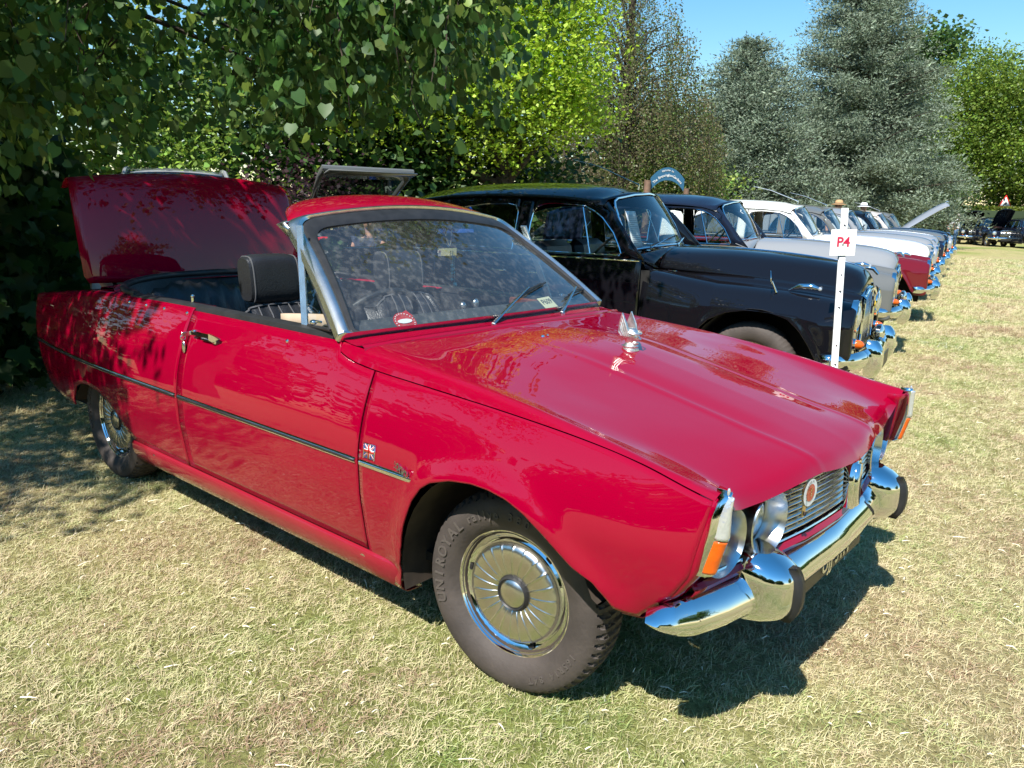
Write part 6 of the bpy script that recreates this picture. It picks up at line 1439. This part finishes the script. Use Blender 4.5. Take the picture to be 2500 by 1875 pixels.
# ---- trees beyond, left to right
broadleaf('sunlit yellow green tree behind the lime branches at far left', (-15.0, 3.2, 0), 1.5, [(0, 0, 3.2, 3, 3, 2.6), (1, 2, 2.2, 2.4, 2.4, 2), (-1, -2.5, 3, 2.6, 2.6, 2.4), (0, 0, 5.5, 2.4, 2.4, 2)], 15000, .16, (.20, .30, .04), (.30, .38, .08), .3)
broadleaf('dense dark green tree behind the parked modern cars', (-13.0, 8.6, 0), 2.0, [(0, 0, 3, 3, 3, 2.6), (1.2, 2.2, 2.6, 2.4, 2.4, 2.4), (-.5, -2, 3.6, 2.4, 2.4, 2.2), (0, 0, 5.6, 2.6, 2.6, 2.2), (.8, .6, 1.2, 2.2, 2.4, 1.2)], 22000, .16, (.045, .10, .02), (.12, .18, .04), .12)
broadleaf('copper leaved shrub between the boot lid and the lifted tailgate', (-8.9, 4.55, 0), .5, [(0, 0, .8, .55, .55, .8), (.1, .2, 1.5, .45, .45, .5)], 3600, .06, (.045, .018, .022), (.12, .07, .07), .15, name='copper_shrub', tr=.06, cat='bush')
broadleaf('small bright green sapling in a gap behind the boot lid', (-10.8, 3.7, 0), .8, [(0, 0, 1.6, .6, .6, .8), (.1, .1, 2.3, .45, .45, .6)], 2600, .08, (.22, .34, .05), None, 0, name='sapling', tr=.04)
broadleaf('deep green evergreen behind the lime tree at the left', (-12.5, -.6, 0), 1.5, [(0, 0, 2.2, 2.8, 2.8, 2.4), (.4, 1.6, 4.2, 2.3, 2.3, 2.2), (0, -2, 3.6, 2.6, 2.6, 2.6), (.5, .5, 6.2, 2.2, 2.2, 1.8)], 16000, .16, (.035, .08, .02), (.16, .24, .05), .10)
broadleaf('bright yellow green maple beyond the black saloon', (-10.4, 10.95, 0), 2.2, [(.3, -1.0, 3.6, 1.7, 1.7, 1.4), (1.0, .2, 4.6, 1.5, 1.5, 1.2), (-.5, -1.8, 5.2, 1.8, 1.8, 1.4), (.2, 0, 6.4, 1.9, 1.9, 1.4), (1.2, .6, 3.5, 1.0, 1.0, .8), (-1.4, -2.6, 3.8, 1.6, 1.5, 1.4), (.7, .9, 5.9, 1.1, 1.1, 1.0)], 52000, .085, (.28, .41, .03), (.38, .52, .07), .35, clump=.30, per=30)
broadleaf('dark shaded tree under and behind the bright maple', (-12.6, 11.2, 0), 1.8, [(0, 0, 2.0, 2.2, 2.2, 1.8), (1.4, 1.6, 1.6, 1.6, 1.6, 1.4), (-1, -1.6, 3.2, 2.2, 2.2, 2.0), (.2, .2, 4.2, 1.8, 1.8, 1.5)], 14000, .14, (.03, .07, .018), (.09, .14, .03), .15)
# weeping brown tree: hanging curtains
def weeping(label, base, H, Rr, n, col, alt):
    T = tag(empty('weeping_tree', base), label, 'tree'); tb = MB(); limb(tb, (0, 0, -.1), (.1, 0, H * .8), .26, .08, .06); P = []
    for k in range(n):
        a = random.uniform(0, 6.283); rr = Rr * (random.random() ** .5); zt = H * (1 - (rr / Rr) ** 1.2 * .60) * random.uniform(.58, 1.0) ; ln = random.uniform(.8, 2.3); zb_ = max(.5, zt - ln)
        x, y = rr * math.cos(a), rr * math.sin(a)
        if k % 7 == 0: tb.tube([(0, 0, min(zt, H * .8) * .8), (x * .5, y * .5, zt * .97), (x, y, zt), (x * 1.05, y * 1.05, zb_)], [.04, .022, .012, .004], 5)
        m = int(ln * 42); t = np.linspace(0, 1, m); c = np.stack([x * (1 + .08 * t), y * (1 + .08 * t), zt - (zt - zb_) * t], -1); P.append(c + rng.normal(size=c.shape) * np.array([.10, .10, .03]))
    P = np.concatenate(P); m = len(P); leaves('crown', P, rotmats(m, 0), .085 * (1 + .3 * rng.normal(size=m)).clip(.4, 1.7) * .72, LEAF_Q, tones(m, col, .35, .15, alt, .3), M_LEAF, T); tb.build('trunk', M_BARK, T); return T
weeping('tall weeping brown-leaved tree with blue sky to its right', (-14.0, 21.3, 0), 11.2, 3.3, 1100, (.15, .14, .065), (.12, .18, .045))
weeping('lower weeping brown tree hanging just left of the tall one', (-13.6, 17.4, 0), 4.4, 2.1, 480, (.17, .145, .075), (.13, .17, .05))
broadleaf('mixed green tree seen through the welcome arch', (-14.2, 23.2, 0), 1.4, [(0, 0, 2.4, 1.8, 1.8, 1.6), (.8, .9, 1.6, 1.4, 1.4, 1.2), (-.8, -.8, 3.4, 1.4, 1.4, 1.2), (1.6, 1.6, 2.0, 1.2, 1.2, 1.2)], 12000, .12, (.13, .21, .05), (.26, .32, .07), .3)
broadleaf('green broadleaf tree showing between the weeping tree and the cedars', (-19.5, 33.0, 0), 2, [(0, 0, 4, 3, 3, 2.5), (1.5, 1.5, 3, 2.4, 2.4, 2), (0, -1, 5.4, 2.2, 2.2, 1.4)], 9000, .20, (.07, .14, .03), (.14, .24, .05), .25)
# blue cedars
def cedar(label, base, H, Rb, n, seed, lean=(0, 0)):
    T = tag(empty('blue_cedar', base), label, 'tree'); r = np.random.default_rng(seed); tb = MB(); tb.tube([(0, 0, -.1), (0, 0, H * .5), (lean[0], lean[1], H)], [.45, .26, .03], 10)
    cen = []; nb = 520
    for k in range(nb):
        h = r.random() ** 1.15; z = .4 + h * (H - .6); az = r.uniform(0, 6.283); L = Rb * ((1 - h) ** .62) * r.uniform(.72, 1.12) + .25
        tip = np.array([math.cos(az) * L + lean[0] * h, math.sin(az) * L + lean[1] * h, z + L * .18]); kk = max(0, (z / H - .5) * 2); p0 = np.array([lean[0] * kk, lean[1] * kk, z])
        if k % 3 == 0: tb.tube([p0, p0 * .4 + tip * .6 + [0, 0, .06], tip], [.07, .035, .01], 5)
        ns = int(4 + L * 3.2)
        for u in np.linspace(.22, 1, ns):
            for q in range(1): cen.append(p0 * (1 - u) + tip * u + r.normal(size=3) * np.array([.30, .30, .16]) * (.5 + .5 * L / Rb))
    cen = np.array(cen); cen = cen[cen[:, 2] > .15]; per = max(4, n // len(cen)); P = np.repeat(cen, per, 0); off = r.normal(size=P.shape) * np.array([.24, .24, .085]); P = P + off
    m = len(P); dirn = off / (np.linalg.norm(off, axis=1)[:, None] + 1e-6) + np.array([0, 0, .35]) + r.normal(size=(m, 3)) * .4; dirn /= np.linalg.norm(dirn, axis=1)[:, None]
    a = r.normal(size=(m, 3)); x = np.cross(a, dirn); x /= np.linalg.norm(x, axis=1)[:, None]; z_ = np.cross(x, dirn); Rm = np.stack([x, dirn, z_], -1)
    tm = (np.array([[-.20, 0, 0], [.20, 0, 0], [0, 1, 0]]), np.array([[0, 1, 2]]))
    cl = np.repeat(1 + .20 * r.normal(size=len(cen)), per)[:, None].clip(.5, 1.6)
    C = (tones(m, (.155, .198, .132), .22, .05, (.23, .275, .195), .22, r) * cl).clip(.01, .9)
    leaves('crown', P, Rm, .125 * (1 + .3 * r.normal(size=m)).clip(.4, 1.6), tm, C, M_NEEDLE, T); tb.build('trunk', M_BARK, T); return T
cedar('left and smaller of the two blue-grey cedars', (-14.7, 31.8, 0), 8.9, 4.3, 130000, 21, (.2, .1))
cedar('tall blue-grey cedar, the biggest tree, with a dark trunk tip against the sky', (-11.4, 38.9, 0), 13.8, 5.1, 260000, 22, (-1.0, -.4))
# right hand background
broadleaf('yellow green hornbeam filling the right edge behind the cedar', (-13.2, 66.5, 0), 3, [(0, 0, 7.5, 4.2, 4.2, 3.6), (2.6, 2.2, 5.6, 3.6, 3.6, 3.0), (-2.5, -2, 6.5, 3.6, 3.6, 3.0), (1, 1, 11, 3.8, 3.8, 3.0), (3.5, 3.0, 9.5, 3.2, 3.2, 2.8), (-1, -1.5, 3.4, 2.4, 2.4, 1.8)], 70000, .19, (.13, .205, .03), (.22, .30, .05), .3, clump=.6, tr=.5)
broadleaf('taller dark green tree peeping over the hornbeam', (-19.5, 72.0, 0), 4, [(0, 0, 13, 3.6, 3.6, 3.4), (2, 1, 15.3, 2.6, 2.6, 1.8), (-3, -2, 9, 3.6, 3.6, 4)], 12000, .32, (.06, .12, .03), (.12, .2, .04), .2, clump=.8, tr=.5)
broadleaf('dark leaved tree at the right edge over the clipped hedge', (-8.0, 72.5, 0), 3, [(0, 0, 4.5, 4.2, 4.2, 3.6), (3, 2, 7.5, 4, 4, 4), (-1.5, -1.5, 2.4, 3, 3, 2.4), (4.5, 4, 3.5, 4, 4, 3.5), (2.5, 2, 12.5, 3.2, 3.2, 3)], 34000, .22, (.035, .075, .018), (.12, .2, .04), .14, clump=.7, tr=.5)
broadleaf('dark tree closing the gap left of the clipped hedge', (-15.0, 58.5, 0), 2.5, [(0, 0, 3.2, 3, 3, 3), (-3, -3, 3, 3, 3, 2.8), (2.2, 2.6, 2.6, 2.4, 2.4, 2.2), (-5.5, -5, 3.2, 3, 3, 3)], 18000, .20, (.04, .085, .02), (.12, .18, .04), .15, clump=.6)
# clipped hedge
hg = tag(empty('clipped_hedge', (-10.0, 63.6, 0)), 'low clipped yellow green hedge behind the far saloons', 'hedge'); n = 9000
u_ = rng.uniform(-4.4, 4.4, n); v_ = rng.uniform(-.6, .6, n); w_ = 2.35 * rng.random(n) ** .6; f_ = rng.integers(0, 3, n); v_ = np.where(f_ == 0, -.6 + .06 * rng.normal(size=n), v_); w_ = np.where(f_ == 1, 2.35 + .05 * rng.normal(size=n), w_)
P = np.stack([.76 * u_ - .65 * v_ * -1, .65 * u_ + .76 * v_, w_], -1); leaves('foliage', P, rotmats(n, .2), .13 * np.ones(n), LEAF_Q, tones(n, (.20, .25, .04), .3, .12, (.09, .13, .03), .3), M_LEAF, hg)
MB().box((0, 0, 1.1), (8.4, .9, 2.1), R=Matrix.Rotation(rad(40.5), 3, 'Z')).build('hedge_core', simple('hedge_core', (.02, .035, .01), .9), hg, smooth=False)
# trees seen only in reflections and from the side: behind the camera
broadleaf('green park tree standing across the lawn to the right', (26, 6, 0), 2.5, [(0, 0, 5, 4, 4, 3.4), (1, 2, 7.5, 3, 3, 2.6), (-1, -3, 4.4, 3, 3, 2.6)], 6000, .42, (.07, .14, .03), clump=.8, tr=.4)
for k, (x, y, hgt, lab) in enumerate(((-27, -15, 6.5, 'dark green tree far out to the left behind the photographer'), (-18, -21, 7.5, 'tall dark tree behind the photographer, left of the pair'), (-9, -23.5, 8.5, 'tallest dark tree directly behind the photographer'), (0, -24.5, 8, 'dark round tree behind the photographer, right of the tallest'),
        (9, -24, 8.5, 'broad dark tree behind the photographer on the right'), (18, -20, 7.5, 'dark green tree behind and well right of the photographer'), (25, -12, 6.5, 'dark tree at the right hand boundary behind the photographer'))):
    broadleaf(lab, (x, y, 0), 1.6, [(0, 0, hgt * .55, 4.6, 4.0, hgt * .45), (3, 1, hgt * .35, 3.6, 3.2, hgt * .32), (-3, -1, hgt * .38, 3.6, 3.2, hgt * .34), (0, .5, hgt * .2, 4.8, 3.2, hgt * .22), (.5, 0, hgt * .85, 2.8, 2.8, hgt * .25)], 6500, .55, (.05, .10, .022), clump=.8, tr=.4)
for k, (x, y, hgt, lab) in enumerate(((2, 80, 7, 'distant round tree across the lawn beyond the right edge'), (11, 78, 8, 'taller distant tree well beyond the right edge of the lawn'), (20, 72, 7, 'distant tree at the far right boundary of the lawn'), (30, 62, 8, 'broad distant tree on the right boundary'), (38, 48, 7, 'distant tree on the right boundary nearest the saloons'))):
    broadleaf(lab, (x, y, 0), 2, [(0, 0, hgt * .55, 5.4, 5.0, hgt * .45), (3, -2, hgt * .35, 4, 4, hgt * .32), (-4, 2, hgt * .38, 4, 4, hgt * .34), (0, .5, hgt * .2, 5.5, 5.2, hgt * .22)], 5000, .6, (.07, .14, .03), clump=.9, tr=.4)
